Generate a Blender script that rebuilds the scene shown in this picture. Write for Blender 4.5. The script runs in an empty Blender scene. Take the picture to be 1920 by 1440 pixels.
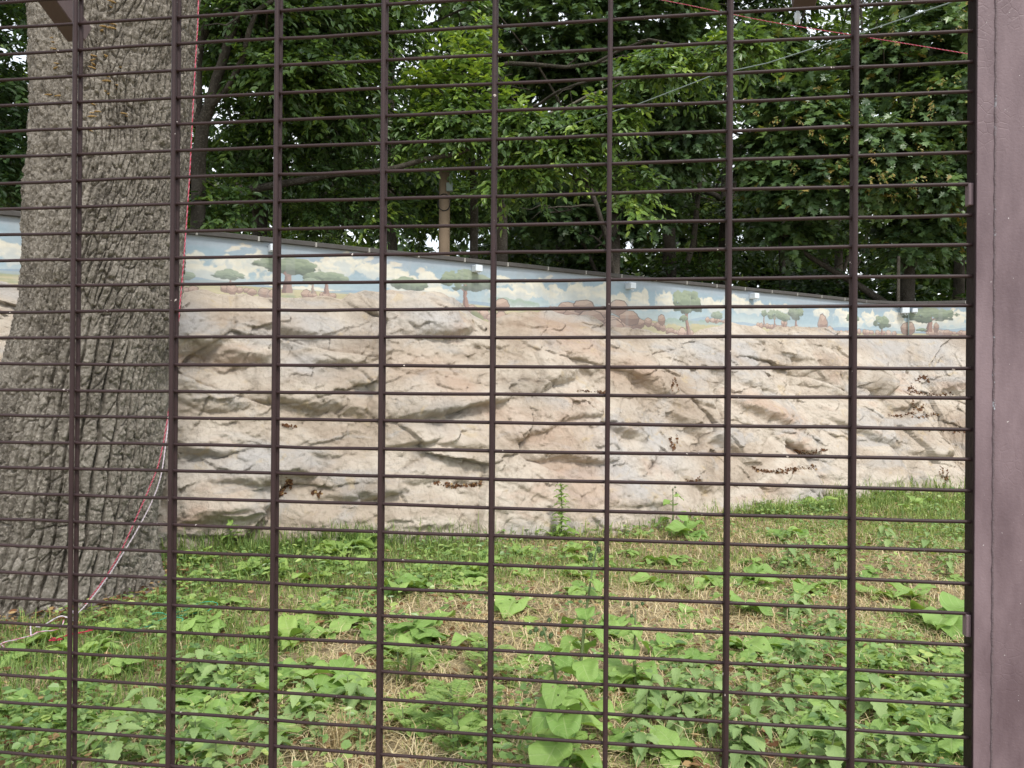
import bpy, math, random
import numpy as np
from mathutils import Vector, Matrix

rng = np.random.default_rng(11)
random.seed(11)
SC = bpy.context.scene
COL = SC.collection

# ------------------------------------------------------------------ camera, sky, sun, exposure
F, PITCH, ROLL, EYE = 1400.0, 0.0024, -0.0076, 1.6
_fw = np.array([0, math.cos(PITCH), math.sin(PITCH)])
_rt0 = np.array([1.0, 0, 0])
_up0 = np.cross(_rt0, _fw)
_c, _s = math.cos(ROLL), math.sin(ROLL)
RT, UP, FW = _c * _rt0 - _s * _up0, _s * _rt0 + _c * _up0, _fw
EYEP = np.array([0, 0, EYE])
cam = bpy.data.cameras.new('camera')
cam_o = bpy.data.objects.new('camera', cam)
COL.objects.link(cam_o)
cam.sensor_width = 36
cam.lens = F / 1920 * 36
cam.clip_start = 0.02
cam.clip_end = 600
cam_o.matrix_world = Matrix(((RT[0], UP[0], -FW[0], 0), (RT[1], UP[1], -FW[1], 0), (RT[2], UP[2], -FW[2], EYE), (0, 0, 0, 1)))
SC.camera = cam_o

SUN_EL, SUN_AZ = math.radians(54), math.radians(155)      # azimuth clockwise from +Y: behind the camera, to its right
world = bpy.data.worlds.new('World')
SC.world = world
world.use_nodes = True
wn = world.node_tree
wn.nodes.clear()
w_out = wn.nodes.new('ShaderNodeOutputWorld')
w_bg = wn.nodes.new('ShaderNodeBackground')
w_sky = wn.nodes.new('ShaderNodeTexSky')
w_sky.sky_type = 'NISHITA'
w_sky.sun_disc = False
w_sky.sun_elevation = SUN_EL
w_sky.sun_rotation = SUN_AZ
w_sky.dust_density = 3.0
w_sky.air_density = 1.2
w_tc = wn.nodes.new('ShaderNodeTexCoord')
w_no = wn.nodes.new('ShaderNodeTexNoise')
w_no.inputs['Scale'].default_value = 2.6
w_no.inputs['Detail'].default_value = 6
w_rp = wn.nodes.new('ShaderNodeValToRGB')
w_rp.color_ramp.elements[0].position = 0.36
w_rp.color_ramp.elements[0].color = (0.55, 0.55, 0.55, 1)
w_rp.color_ramp.elements[1].position = 0.6
w_rp.color_ramp.elements[1].color = (0.95, 0.95, 0.95, 1)
w_mx = wn.nodes.new('ShaderNodeMix')
w_mx.data_type = 'RGBA'
w_mx.inputs[7].default_value = (8.6, 9.0, 9.4, 1)           # white cloud layer over the Nishita sky
wn.links.new(w_tc.outputs['Generated'], w_no.inputs['Vector'])
wn.links.new(w_no.outputs['Fac'], w_rp.inputs['Fac'])
wn.links.new(w_rp.outputs['Color'], w_mx.inputs[0])
wn.links.new(w_sky.outputs['Color'], w_mx.inputs[6])
wn.links.new(w_mx.outputs[2], w_bg.inputs['Color'])
w_bg.inputs['Strength'].default_value = 0.1
wn.links.new(w_bg.outputs['Background'], w_out.inputs['Surface'])

sun = bpy.data.lights.new('sun', 'SUN')
sun.energy = 1.5
sun.angle = math.radians(10)
sun.color = (1.0, 0.95, 0.87)
sun_o = bpy.data.objects.new('sun', sun)
COL.objects.link(sun_o)
_sd = Vector((math.sin(SUN_AZ) * math.cos(SUN_EL), math.cos(SUN_AZ) * math.cos(SUN_EL), math.sin(SUN_EL)))
sun_o.rotation_euler = (-_sd).to_track_quat('-Z', 'Y').to_euler()
SC.view_settings.view_transform = 'Standard'
SC.view_settings.look = 'None'
SC.view_settings.gamma = 1
SC.view_settings.use_curve_mapping = False
SC.view_settings.exposure = 0.88
SC.render.engine = 'CYCLES'
SC.cycles.max_bounces = 6
SC.cycles.diffuse_bounces = 3
SC.cycles.transmission_bounces = 4
SC.cycles.transparent_max_bounces = 4

# ------------------------------------------------------------------ helpers
def ray(px, py):
    d = FW + RT * (px - 960) / F + UP * (720 - py) / F
    return d

def at(px, py, Y):                       # point of the view ray at world depth Y
    d = ray(px, py)
    return EYEP + d * (Y / d[1])

def onz(px, py, z=0.0):                  # point of the view ray on a level plane
    d = ray(px, py)
    return EYEP + d * ((z - EYE) / d[2])

def S(r, g, b):                          # sRGB 0-255 -> linear
    out = []
    for c in (r, g, b):
        c = c / 255
        out.append(c / 12.92 if c <= 0.04045 else ((c + 0.055) / 1.055) ** 2.4)
    return (*out, 1.0)

def _hash(ix, iy, iz, seed):
    h = (ix.astype(np.int64) * 374761393 + iy.astype(np.int64) * 668265263 + iz.astype(np.int64) * 2147483647 + seed * 974634777) & 0xFFFFFFFF
    h = ((h ^ (h >> 13)) * 1274126177) & 0xFFFFFFFF
    h = ((h ^ (h >> 16)) * 2246822519) & 0xFFFFFFFF
    return ((h ^ (h >> 15)) & 0xFFFFFF) / float(0x1000000)

def noise(x, y, z=None, seed=0):         # value noise, -1..1
    x = np.asarray(x, float); y = np.asarray(y, float)
    ix, iy = np.floor(x), np.floor(y)
    fx, fy = x - ix, y - iy
    ux, uy = fx * fx * (3 - 2 * fx), fy * fy * (3 - 2 * fy)
    if z is None:
        zz = np.zeros_like(ix)
        a = _hash(ix, iy, zz, seed); b = _hash(ix + 1, iy, zz, seed)
        c = _hash(ix, iy + 1, zz, seed); d = _hash(ix + 1, iy + 1, zz, seed)
        return ((a + (b - a) * ux) * (1 - uy) + (c + (d - c) * ux) * uy) * 2 - 1
    z = np.asarray(z, float); iz = np.floor(z); fz = z - iz; uz = fz * fz * (3 - 2 * fz)
    r = 0
    for k in (0, 1):
        a = _hash(ix, iy, iz + k, seed); b = _hash(ix + 1, iy, iz + k, seed)
        c = _hash(ix, iy + 1, iz + k, seed); d = _hash(ix + 1, iy + 1, iz + k, seed)
        r = r + ((a + (b - a) * ux) * (1 - uy) + (c + (d - c) * ux) * uy) * (uz if k else 1 - uz)
    return r * 2 - 1

def fbm(x, y, octaves=4, seed=0, gain=0.5):
    r, a = 0, 1.0
    for o in range(octaves):
        r = r + a * noise(x * 2 ** o + 17.3 * o, y * 2 ** o - 9.1 * o, None, seed + o)
        a *= gain
    return r

def worley(x, y, seed=0, jit=0.85, perx=None, jx=None, vec=False):
    ix, iy = np.floor(x), np.floor(y)
    f1 = np.full(x.shape, 9.0); f2 = np.full(x.shape, 9.0); cid = np.zeros(x.shape)
    z = np.zeros_like(ix)
    jx = jit if jx is None else jx
    ex = np.zeros(x.shape); ey = np.zeros(x.shape)
    for dx in (-1, 0, 1):
        for dy in (-1, 0, 1):
            cx, cy = ix + dx, iy + dy
            hx = np.mod(cx, perx) if perx else cx
            ox = cx + 0.5 + jx * (_hash(hx, cy, z, seed) - 0.5)
            oy = cy + 0.5 + jit * (_hash(hx, cy, z + 1, seed) - 0.5)
            d = np.sqrt((x - ox) ** 2 + (y - oy) ** 2)
            hv = _hash(hx, cy, z + 2, seed)
            near = d < f1
            f2 = np.where(near, f1, np.minimum(f2, d))
            cid = np.where(near, hv, cid)
            if vec:
                ex = np.where(near, x - ox, ex); ey = np.where(near, y - oy, ey)
            f1 = np.where(near, d, f1)
    return (f1, f2, cid, ex, ey) if vec else (f1, f2, cid)

def sstep(a, b, x):
    t = np.clip((x - a) / (b - a), 0, 1)
    return t * t * (3 - 2 * t)

def mesh_np(name, verts, faces, attrs=None, uv=None, smooth=True):
    """faces: list of (m,k) int arrays"""
    me = bpy.data.meshes.new(name)
    verts = np.asarray(verts, np.float32)
    me.vertices.add(len(verts))
    me.vertices.foreach_set('co', verts.ravel())
    faces = [np.asarray(f, np.int32) for f in faces if len(f)]
    loops = np.concatenate([f.ravel() for f in faces])
    tot = np.concatenate([np.full(len(f), f.shape[1], np.int32) for f in faces])
    start = np.concatenate([[0], np.cumsum(tot)[:-1]]).astype(np.int32)
    me.loops.add(len(loops))
    me.loops.foreach_set('vertex_index', loops)
    me.polygons.add(len(tot))
    me.polygons.foreach_set('loop_start', start)
    try:
        me.polygons.foreach_set('loop_total', tot)
    except Exception:
        pass
    me.polygons.foreach_set('use_smooth', np.full(len(tot), smooth))
    for k, v in (attrs or {}).items():
        a = me.attributes.new(k, 'FLOAT', 'POINT')
        a.data.foreach_set('value', np.asarray(v, np.float32))
    if uv is not None:
        l = me.uv_layers.new(name='UVMap')
        l.data.foreach_set('uv', np.asarray(uv, np.float32)[loops].ravel())
    me.update(calc_edges=True)
    return me

class MB:
    """collects simple shapes into one mesh"""
    def __init__(s):
        s.v, s.f, s.n, s.a = [], {}, 0, []
    def add(s, verts, faces, var=0.5):
        verts = np.asarray(verts, float).reshape(-1, 3)
        s.v.append(verts)
        s.a.append(np.broadcast_to(np.asarray(var, float), (len(verts),)))
        for f in faces:
            f = np.asarray(f)
            if f.ndim == 1:
                f = f[None]
            s.f.setdefault(f.shape[1], []).append(f + s.n)
        s.n += len(verts)
        return s
    def box(s, c, ax, ay, az, bev=0.0, var=0.5):
        """centre and three half-axis vectors; chamfered if bev"""
        c, ax, ay, az = (np.asarray(q, float) for q in (c, ax, ay, az))
        la, lb, lc = (np.linalg.norm(q) for q in (ax, ay, az))
        if not bev:
            v = [c + i * ax + j * ay + k * az for k in (-1, 1) for j in (-1, 1) for i in (-1, 1)]
            return s.add(v, [(0, 2, 3, 1), (4, 5, 7, 6), (0, 1, 5, 4), (2, 6, 7, 3), (0, 4, 6, 2), (1, 3, 7, 5)], var)
        v = []
        ids = {}
        for k in (-1, 1):
            for j in (-1, 1):
                for i in (-1, 1):
                    for m in range(3):
                        sx = i * (1 - (bev / la if m != 0 else 0)); sy = j * (1 - (bev / lb if m != 1 else 0)); sz = k * (1 - (bev / lc if m != 2 else 0))
                        ids[i, j, k, m] = len(v)
                        v.append(c + sx * ax + sy * ay + sz * az)
        f4, f3 = [], []
        for sg in (-1, 1):
            f4.append([ids[sg, -1, -1, 0], ids[sg, 1, -1, 0], ids[sg, 1, 1, 0], ids[sg, -1, 1, 0]][::sg])
            f4.append([ids[-1, sg, -1, 1], ids[-1, sg, 1, 1], ids[1, sg, 1, 1], ids[1, sg, -1, 1]][::sg])
            f4.append([ids[-1, -1, sg, 2], ids[1, -1, sg, 2], ids[1, 1, sg, 2], ids[-1, 1, sg, 2]][::sg])
        for a in (-1, 1):
            for b in (-1, 1):
                f4.append([ids[a, b, -1, 0], ids[a, b, 1, 0], ids[a, b, 1, 1], ids[a, b, -1, 1]])
                f4.append([ids[a, -1, b, 0], ids[a, 1, b, 0], ids[a, 1, b, 2], ids[a, -1, b, 2]])
                f4.append([ids[-1, a, b, 1], ids[1, a, b, 1], ids[1, a, b, 2], ids[-1, a, b, 2]])
                for k in (-1, 1):
                    f3.append([ids[a, b, k, 0], ids[a, b, k, 1], ids[a, b, k, 2]])
        return s.add(v, [np.array(f4), np.array(f3)], var)
    def tube(s, pts, rad, seg=8, cap=True, var=0.5):
        pts = np.asarray(pts, float); n = len(pts)
        rad = np.broadcast_to(np.asarray(rad, float), (n,))
        tan = np.gradient(pts, axis=0)
        tan /= np.linalg.norm(tan, axis=1)[:, None] + 1e-12
        ref = np.array([0, 0, 1.0]) if abs(tan[0][2]) < 0.9 else np.array([1.0, 0, 0])
        u = np.cross(tan, ref); u /= np.linalg.norm(u, axis=1)[:, None] + 1e-12
        w = np.cross(tan, u)
        a = np.arange(seg) / seg * 2 * np.pi
        v = pts[:, None] + rad[:, None, None] * (np.cos(a)[None, :, None] * u[:, None] + np.sin(a)[None, :, None] * w[:, None])
        idx = np.arange(n * seg).reshape(n, seg)
        q = np.stack([idx[:-1], np.roll(idx[:-1], -1, 1), np.roll(idx[1:], -1, 1), idx[1:]], -1).reshape(-1, 4)
        fs = [q]
        if cap:
            fs += [idx[0][::-1], idx[-1]]
        vv = np.broadcast_to(np.asarray(var, float), (n,))
        return s.add(v.reshape(-1, 3), fs, np.repeat(vv, seg))
    def mesh(s, name, smooth=True):
        return mesh_np(name, np.concatenate(s.v), [np.concatenate(x) for x in s.f.values()], {'var': np.concatenate(s.a)}, None, smooth)

def obj(name, me, mat=None, parent=None, loc=None):
    o = bpy.data.objects.new(name, me)
    COL.objects.link(o)
    if mat is not None and me is not None and not me.materials:
        me.materials.append(mat)
    if parent is not None:
        o.parent = parent
    if loc is not None:
        o.location = loc
    return o

def tag(o, label=None, cat=None, group=None, kind=None):
    for k, v in (('label', label), ('category', cat), ('group', group), ('kind', kind)):
        if v:
            o[k] = v
    return o

def thing(name, loc, label, cat, group=None, rz=0.0):
    o = bpy.data.objects.new(name, None)
    COL.objects.link(o)
    o.empty_display_size = 0.05
    o.location = loc
    o.rotation_euler = (0, 0, rz)
    return tag(o, label, cat, group)

def dup(root, loc, rz=0.0, sc=1.0, label=None, group=None, tilt=(0, 0)):
    r = root.copy(); COL.objects.link(r)
    r.location = loc
    r.rotation_euler = (tilt[0], tilt[1], rz)
    r.scale = (sc, sc, sc)
    if label: r['label'] = label
    if group: r['group'] = group
    for ch in list(root.children):
        c = ch.copy(); COL.objects.link(c); c.parent = r
        for g in list(ch.children):
            d = g.copy(); COL.objects.link(d); d.parent = c
    return r

class NT:
    def __init__(s, name):
        s.m = bpy.data.materials.new(name)
        s.m.use_nodes = True
        s.t = s.m.node_tree
        s.t.nodes.clear()
        s.out = s.t.nodes.new('ShaderNodeOutputMaterial')
    def n(s, typ, ins=None, **props):
        nd = s.t.nodes.new('ShaderNode' + typ)
        for k, v in props.items():
            setattr(nd, k, v)
        for k, v in (ins or {}).items():
            sock = nd.inputs[k]
            if isinstance(v, bpy.types.NodeSocket):
                s.t.links.new(v, sock)
            else:
                sock.default_value = v
        return nd
    def coord(s, scale=(1, 1, 1), src='Object'):
        tc = s.n('TexCoord')
        return s.n('Mapping', {'Vector': tc.outputs[src], 'Scale': scale}).outputs[0]
    def noise(s, vec, scale, detail=4, rough=0.55, dist=0.0):
        return s.n('TexNoise', {'Vector': vec, 'Scale': scale, 'Detail': detail, 'Roughness': rough, 'Distortion': dist}).outputs['Fac']
    def ramp(s, fac, stops, interp='LINEAR'):
        r = s.n('ValToRGB', {'Fac': fac})
        cr = r.color_ramp
        cr.interpolation = interp
        while len(cr.elements) < len(stops):
            cr.elements.new(0.5)
        for e, (p, c) in zip(cr.elements, stops):
            e.position = p
            e.color = c if len(c) == 4 else (*c, 1)
        return r.outputs['Color']
    def mix(s, fac, a, b, mode='MIX'):
        m = s.n('Mix', data_type='RGBA', blend_type=mode)
        for i, v in ((0, fac), (6, a), (7, b)):
            if isinstance(v, bpy.types.NodeSocket):
                s.t.links.new(v, m.inputs[i])
            else:
                m.inputs[i].default_value = v
        return m.outputs[2]
    def math(s, op, a, b=0.0):
        m = s.n('Math', operation=op)
        for i, v in ((0, a), (1, b)):
            if isinstance(v, bpy.types.NodeSocket):
                s.t.links.new(v, m.inputs[i])
            else:
                m.inputs[i].default_value = v
        return m.outputs[0]
    def attr(s, name):
        return s.n('Attribute', attribute_name=name).outputs['Fac']
    def bump(s, h, strength=0.3, dist=0.01, normal=None):
        b = s.n('Bump', {'Height': h, 'Strength': strength, 'Distance': dist})
        if normal is not None:
            s.t.links.new(normal, b.inputs['Normal'])
        return b.outputs['Normal']
    def pbr(s, color, rough=0.7, normal=None, spec=0.3, metal=0.0):
        p = s.n('BsdfPrincipled', {'Base Color': color, 'Roughness': rough, 'Metallic': metal, 'Specular IOR Level': spec})
        if normal is not None:
            s.t.links.new(normal, p.inputs['Normal'])
        s.t.links.new(p.outputs[0], s.out.inputs['Surface'])
        return s.m
    def leaf(s, color, trans=0.3, rough=0.45, spec=0.35, tint=(1.25, 1.15, 0.45, 1), normal=None):
        p = s.n('BsdfPrincipled', {'Base Color': color, 'Roughness': rough, 'Specular IOR Level': spec})
        tc = s.mix(1.0, color, tint, 'MULTIPLY')
        t = s.n('BsdfTranslucent', {'Color': tc})
        if normal is not None:
            s.t.links.new(normal, p.inputs['Normal'])
        mx = s.n('MixShader', {0: trans})
        s.t.links.new(p.outputs[0], mx.inputs[1]); s.t.links.new(t.outputs[0], mx.inputs[2])
        s.t.links.new(mx.outputs[0], s.out.inputs['Surface'])
        return s.m

# ------------------------------------------------------------------ materials
def m_paint(name, c, chip=0.7, chip_scale=90, spec=0.25):
    t = NT(name)
    v = t.n('VectorMath', {0: t.coord()}, operation='MULTIPLY_ADD')
    v.inputs[1].default_value = (1, 1, 1)
    rnd = t.math('MULTIPLY', t.n('ObjectInfo').outputs['Random'], 57.0)
    t.t.links.new(rnd, v.inputs[2])
    v = v.outputs[0]
    col = t.mix(t.ramp(t.noise(v, 7, 5), [(0.35, (0, 0, 0)), (0.7, (1, 1, 1))]), c, tuple(x * 1.35 for x in c[:3]) + (1,))
    ch = t.ramp(t.noise(v, chip_scale, 3, 0.6), [(chip, (0, 0, 0)), (chip + 0.02, (1, 1, 1))])
    col = t.mix(ch, col, S(205, 195, 190))
    bp = t.bump(t.noise(v, 160, 4), 0.25, 0.002)
    return t.pbr(col, 0.48, bp, spec)

M = {}
BROWN = (0.034, 0.020, 0.021, 1)
M['rod'] = m_paint('painted_rod', BROWN, 0.715, 60)
M['shaded_edge'] = m_paint('shaded_edge_brown', (0.016, 0.010, 0.011, 1), 0.75, 90, 0.12)  # frame brown darkened to stand for shade on the post's inner side
def m_post():
    t = NT('painted_post')
    v = t.coord()
    big = t.ramp(t.noise(t.coord((1, 1, .3)), 11, 5, 0.65), [(0.36, (0, 0, 0)), (0.68, (1, 1, 1))])
    col = t.mix(big, (0.125, 0.086, 0.098, 1), (0.23, 0.17, 0.187, 1))
    spot = t.ramp(t.noise(v, 190, 2), [(0.76, (0, 0, 0)), (0.78, (1, 1, 1))])
    col = t.mix(spot, col, S(200, 195, 195))
    crack = t.n('TexVoronoi', {'Vector': v, 'Scale': 60.0}, feature='DISTANCE_TO_EDGE').outputs['Distance']
    area = t.ramp(t.noise(v, 6, 2), [(0.52, (0, 0, 0)), (0.62, (1, 1, 1))])
    ck = t.math('MULTIPLY', t.ramp(crack, [(0.0, (1, 1, 1)), (0.06, (0, 0, 0))]), area)
    h = t.math('SUBTRACT', t.math('MULTIPLY', t.noise(v, 240, 3), 0.7), t.math('MULTIPLY', ck, 0.5))
    return t.pbr(col, 0.5, t.bump(h, 0.35, 0.002), 0.35)
M['post'] = m_post()
def m_weld():
    t = NT('weld_bead')
    v = t.coord((1, 1, 1))
    ch = t.math('MULTIPLY', t.ramp(t.noise(v, 55, 4, 0.65), [(0.57, (0, 0, 0)), (0.62, (1, 1, 1))]), t.ramp(t.noise(v, 4.5, 2), [(0.5, (0, 0, 0)), (0.6, (1, 1, 1))]))
    return t.pbr(t.mix(ch, (0.14, 0.105, 0.115, 1), S(190, 200, 210)), 0.55, t.bump(t.noise(v, 300, 2), 0.5, 0.003))
M['weld'] = m_weld()
def m_bark(name, a, b, c, scale=1.0):
    t = NT(name)
    v = t.coord((1, 1, 0.45))
    n1 = t.noise(v, 5 * scale, 5, 0.6)
    col = t.ramp(n1, [(0.3, a), (0.5, b), (0.72, c)])
    n2 = t.noise(t.coord(), 42 * scale, 5, 0.65)
    col = t.mix(t.ramp(n2, [(0.5, (0, 0, 0)), (0.72, (0.8, 0.8, 0.8))]), col, tuple(min(1, x * 1.7) for x in c[:3]) + (1,))
    h = t.math('ADD', t.noise(v, 55 * scale, 6, 0.7), t.math('MULTIPLY', t.noise(t.coord((1, 1, 2.2)), 110 * scale, 4, 0.7), 0.6))
    return t.pbr(col, 0.9, t.bump(h, 1.0, 0.02), 0.15)
M['bark'] = m_bark('ridged_bark', (0.125, 0.11, 0.094, 1), (0.225, 0.202, 0.172, 1), (0.34, 0.31, 0.27, 1))
M['branch'] = m_bark('smooth_bark', (0.03, 0.026, 0.02, 1), (0.06, 0.052, 0.042, 1), (0.1, 0.09, 0.075, 1), 1.0)
M['pale_branch'] = m_bark('pale_bark', (0.1, 0.09, 0.07, 1), (0.17, 0.155, 0.125, 1), (0.25, 0.23, 0.19, 1), 1.0)
def m_simple(name, c, rough=0.7, var=0.25, scale=20, bump=0.2):
    t = NT(name)
    v = t.coord()
    n = t.noise(v, scale, 4)
    col = t.mix(n, tuple(x * (1 - var) for x in c[:3]) + (1,), tuple(min(1, x * (1 + var)) for x in c[:3]) + (1,))
    return t.pbr(col, rough, t.bump(t.noise(v, scale * 6, 3), bump, 0.004), 0.25)
M['coping'] = m_simple('coping_stone', (0.085, 0.08, 0.077, 1), 0.9, 0.4, 9, 0.5)
M['mortar'] = m_simple('pale_mortar', (0.34, 0.33, 0.31, 1), 0.9)
M['render'] = m_simple('wall_render', (0.42, 0.45, 0.48, 1), 0.9)
M['box'] = m_simple('white_plastic', S(214, 222, 230), 0.5, 0.06)
M['timber'] = m_simple('weathered_timber', (0.22, 0.165, 0.115, 1), 0.85, 0.3, 6, 0.5)
M['cable'] = m_simple('black_rubber', (0.02, 0.02, 0.022, 1), 0.5)
M['wire'] = m_simple('grey_wire', (0.2, 0.25, 0.24, 1), 0.4)
M['rope_red'] = m_simple('red_rope', S(170, 50, 72), 0.8, 0.2, 80)
M['rope_pink'] = m_simple('pink_rope', S(190, 120, 136), 0.8, 0.2, 80)
M['rope_white'] = m_simple('white_rope', S(200, 188, 198), 0.8, 0.1, 80)
M['twine'] = m_simple('green_twine', S(70, 160, 130), 0.6, 0.15, 60)
M['fungus'] = m_simple('shelf_fungus', S(160, 132, 86), 0.7, 0.45, 40)
M['insulator'] = m_simple('clear_plastic', (0.6, 0.65, 0.68, 1), 0.2, 0.05)
M['arm'] = m_simple('painted_arm', (0.1, 0.07, 0.07, 1), 0.5, 0.3, 8)

def m_leafvar(name, stops, trans=0.3, rough=0.36, spec=0.55, tint=(1.25, 1.15, 0.45, 1)):
    t = NT(name)
    col = t.ramp(t.attr('var'), stops)
    return t.leaf(col, trans, rough, spec, tint)
M['oval_leaf'] = m_leafvar('oval_leaf', [(0.0, (0.045, 0.09, 0.034)), (0.5, (0.1, 0.18, 0.055)), (0.85, (0.18, 0.3, 0.065)), (1.0, (0.3, 0.43, 0.08))], 0.36)
M['maple_leaf'] = m_leafvar('maple_leaf', [(0.0, (0.048, 0.09, 0.042)), (0.55, (0.105, 0.18, 0.07)), (0.9, (0.175, 0.28, 0.08)), (0.97, (0.26, 0.26, 0.06)), (1.0, (0.36, 0.28, 0.09))], 0.3)
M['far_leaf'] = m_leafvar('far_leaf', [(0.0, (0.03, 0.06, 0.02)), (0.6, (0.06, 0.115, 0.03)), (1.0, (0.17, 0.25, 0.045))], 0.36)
M['grass'] = m_leafvar('grass_blade', [(0.0, (0.1, 0.18, 0.055)), (0.5, (0.23, 0.33, 0.095)), (1.0, (0.45, 0.49, 0.19))], 0.3, 0.55, 0.25)
M['straw'] = m_leafvar('dry_straw', [(0.0, (0.34, 0.25, 0.125)), (0.5, (0.6, 0.48, 0.27)), (1.0, (0.78, 0.68, 0.45))], 0.2, 0.7, 0.2, (1, 1, 1, 1))
M['litter'] = m_leafvar('brown_leaf', [(0.0, (0.07, 0.035, 0.018)), (0.6, (0.18, 0.085, 0.04)), (1.0, (0.42, 0.29, 0.14))], 0.15, 0.7, 0.2, (1, 1, 1, 1))
M['cover'] = m_leafvar('ground_cover_leaf', [(0.0, (0.1, 0.19, 0.06)), (0.5, (0.21, 0.34, 0.1)), (1.0, (0.45, 0.55, 0.17))], 0.3)
M['stem'] = m_simple('green_stem', (0.13, 0.17, 0.07, 1), 0.6, 0.3, 30)
M['burr'] = m_simple('green_burr', (0.09, 0.15, 0.06, 1), 0.7, 0.4, 90)

def m_bigleaf(name, c1, c2, vein, nv=5.0, trans=0.28):
    t = NT(name)
    uvn = t.n('UVMap', uv_map='UVMap')
    sep = t.n('SeparateXYZ', {0: uvn.outputs[0]})
    u, v = sep.outputs[0], sep.outputs[1]          # u along the leaf, v = -1..1 shifted to 0..1
    av = t.math('ABSOLUTE', t.math('SUBTRACT', v, 0.5))
    side = t.math('FRACT', t.math('SUBTRACT', t.math('MULTIPLY', u, nv), t.math('MULTIPLY', av, 3.2)))
    side = t.math('ABSOLUTE', t.math('SUBTRACT', side, 0.5))
    sv = t.ramp(side, [(0.0, (0.75, 0.75, 0.75)), (0.07, (0, 0, 0))])
    mv = t.ramp(av, [(0.0, (1, 1, 1)), (0.03, (0, 0, 0))])
    oi = t.n('ObjectInfo').outputs['Random']
    n = t.noise(t.coord((1, 1, 1)), 9, 5, 0.6)
    base = t.mix(t.math('ADD', t.math('MULTIPLY', oi, 0.55), t.math('MULTIPLY', n, 0.45)), c1, c2)
    blot = t.ramp(t.noise(t.coord(), 26, 3, 0.6), [(0.68, (0, 0, 0)), (0.74, (0.55, 0.55, 0.55))])
    base = t.mix(blot, base, (0.2, 0.17, 0.06, 1))
    vm = t.n('Math', {0: mv, 1: sv}, operation='MAXIMUM').outputs[0]
    col = t.mix(t.math('MULTIPLY', vm, 0.5), base, vein)
    h = t.math('SUBTRACT', t.noise(t.coord(), 60, 4), t.math('MULTIPLY', vm, 0.8))
    return t.leaf(col, trans, 0.45, 0.3, (1.2, 1.15, 0.5, 1), t.bump(h, 0.45, 0.004))
M['burdock'] = m_bigleaf('burdock_leaf', (0.15, 0.285, 0.065, 1), (0.35, 0.5, 0.145, 1), (0.46, 0.56, 0.26, 1), 5)
M['dock'] = m_bigleaf('dock_leaf', (0.17, 0.3, 0.075, 1), (0.38, 0.52, 0.14, 1), (0.48, 0.58, 0.28, 1), 8)
M['nettle'] = m_bigleaf('nettle_leaf', (0.14, 0.245, 0.085, 1), (0.38, 0.5, 0.2, 1), (0.34, 0.48, 0.23, 1), 6)

def m_rock():
    t = NT('sculpted_concrete')
    v = t.coord()
    vs = t.coord((0.6, 0.6, 1.5))
    col = t.ramp(t.noise(vs, 0.9, 5, 0.6, 0.6), [(0.3, (0.385, 0.305, 0.24)), (0.43, (0.51, 0.43, 0.35)), (0.55, (0.62, 0.55, 0.468)), (0.68, (0.535, 0.405, 0.32))])
    grey = t.ramp(t.noise(vs, 1.7, 5, 0.6, 0.9), [(0.53, (0, 0, 0)), (0.64, (0.7, 0.7, 0.7))])
    col = t.mix(grey, col, (0.46, 0.44, 0.425, 1))
    dirt = t.ramp(t.noise(v, 2.6, 7, 0.72, 0.5), [(0.52, (0, 0, 0)), (0.72, (0.75, 0.75, 0.75))])
    col = t.mix(dirt, col, (0.3, 0.245, 0.19, 1))
    col = t.mix(t.math('MULTIPLY', t.attr('grey'), 0.75), col, (0.5, 0.485, 0.475, 1))
    col = t.mix(t.math('MULTIPLY', t.attr('red'), 0.55), col, (0.47, 0.32, 0.235, 1))
    col = t.mix(t.math('MULTIPLY', t.attr('brown'), 0.5), col, (0.29, 0.245, 0.2, 1))  # painted shade, strongest on the ledge undersides
    och = t.ramp(t.noise(v, 3.3, 5, 0.6, 1.2), [(0.6, (0, 0, 0)), (0.68, (0.45, 0.45, 0.45))])
    col = t.mix(och, col, (0.55, 0.43, 0.26, 1))
    cr = t.n('TexVoronoi', {'Vector': t.n('Vector' + 'Math', {0: t.coord((1, 1, 1.6)), 1: t.n('TexNoise', {'Vector': v, 'Scale': 4.0, 'Detail': 4.0}).outputs['Color']}, operation='ADD').outputs[0], 'Scale': 1.5}, feature='DISTANCE_TO_EDGE').outputs['Distance']
    crk = t.ramp(cr, [(0.0, (1, 1, 1)), (0.012, (0, 0, 0))])
    col = t.mix(t.math('MULTIPLY', crk, 0.22), col, (0.22, 0.17, 0.13, 1))
    h = t.math('ADD', t.noise(v, 22, 8, 0.75), t.math('MULTIPLY', t.noise(v, 90, 4, 0.7), 0.35))
    h = t.math('SUBTRACT', h, t.math('MULTIPLY', crk, 0.15))
    return t.pbr(col, 0.92, t.bump(h, 0.95, 0.035), 0.15)
M['rock'] = m_rock()
def m_ground():
    t = NT('soil_and_straw')
    v = t.coord()
    col = t.ramp(t.noise(v, 2.2, 6, 0.65), [(0.3, (0.22, 0.17, 0.1)), (0.5, (0.36, 0.29, 0.175)), (0.7, (0.48, 0.4, 0.26))])
    col = t.mix(t.ramp(t.noise(v, 38, 5, 0.7), [(0.45, (0, 0, 0)), (0.65, (1, 1, 1))]), col, (0.23, 0.175, 0.115, 1))
    return t.pbr(col, 0.95, t.bump(t.noise(v, 50, 6, 0.7), 0.8, 0.03), 0.1)
M['ground'] = m_ground()

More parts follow.
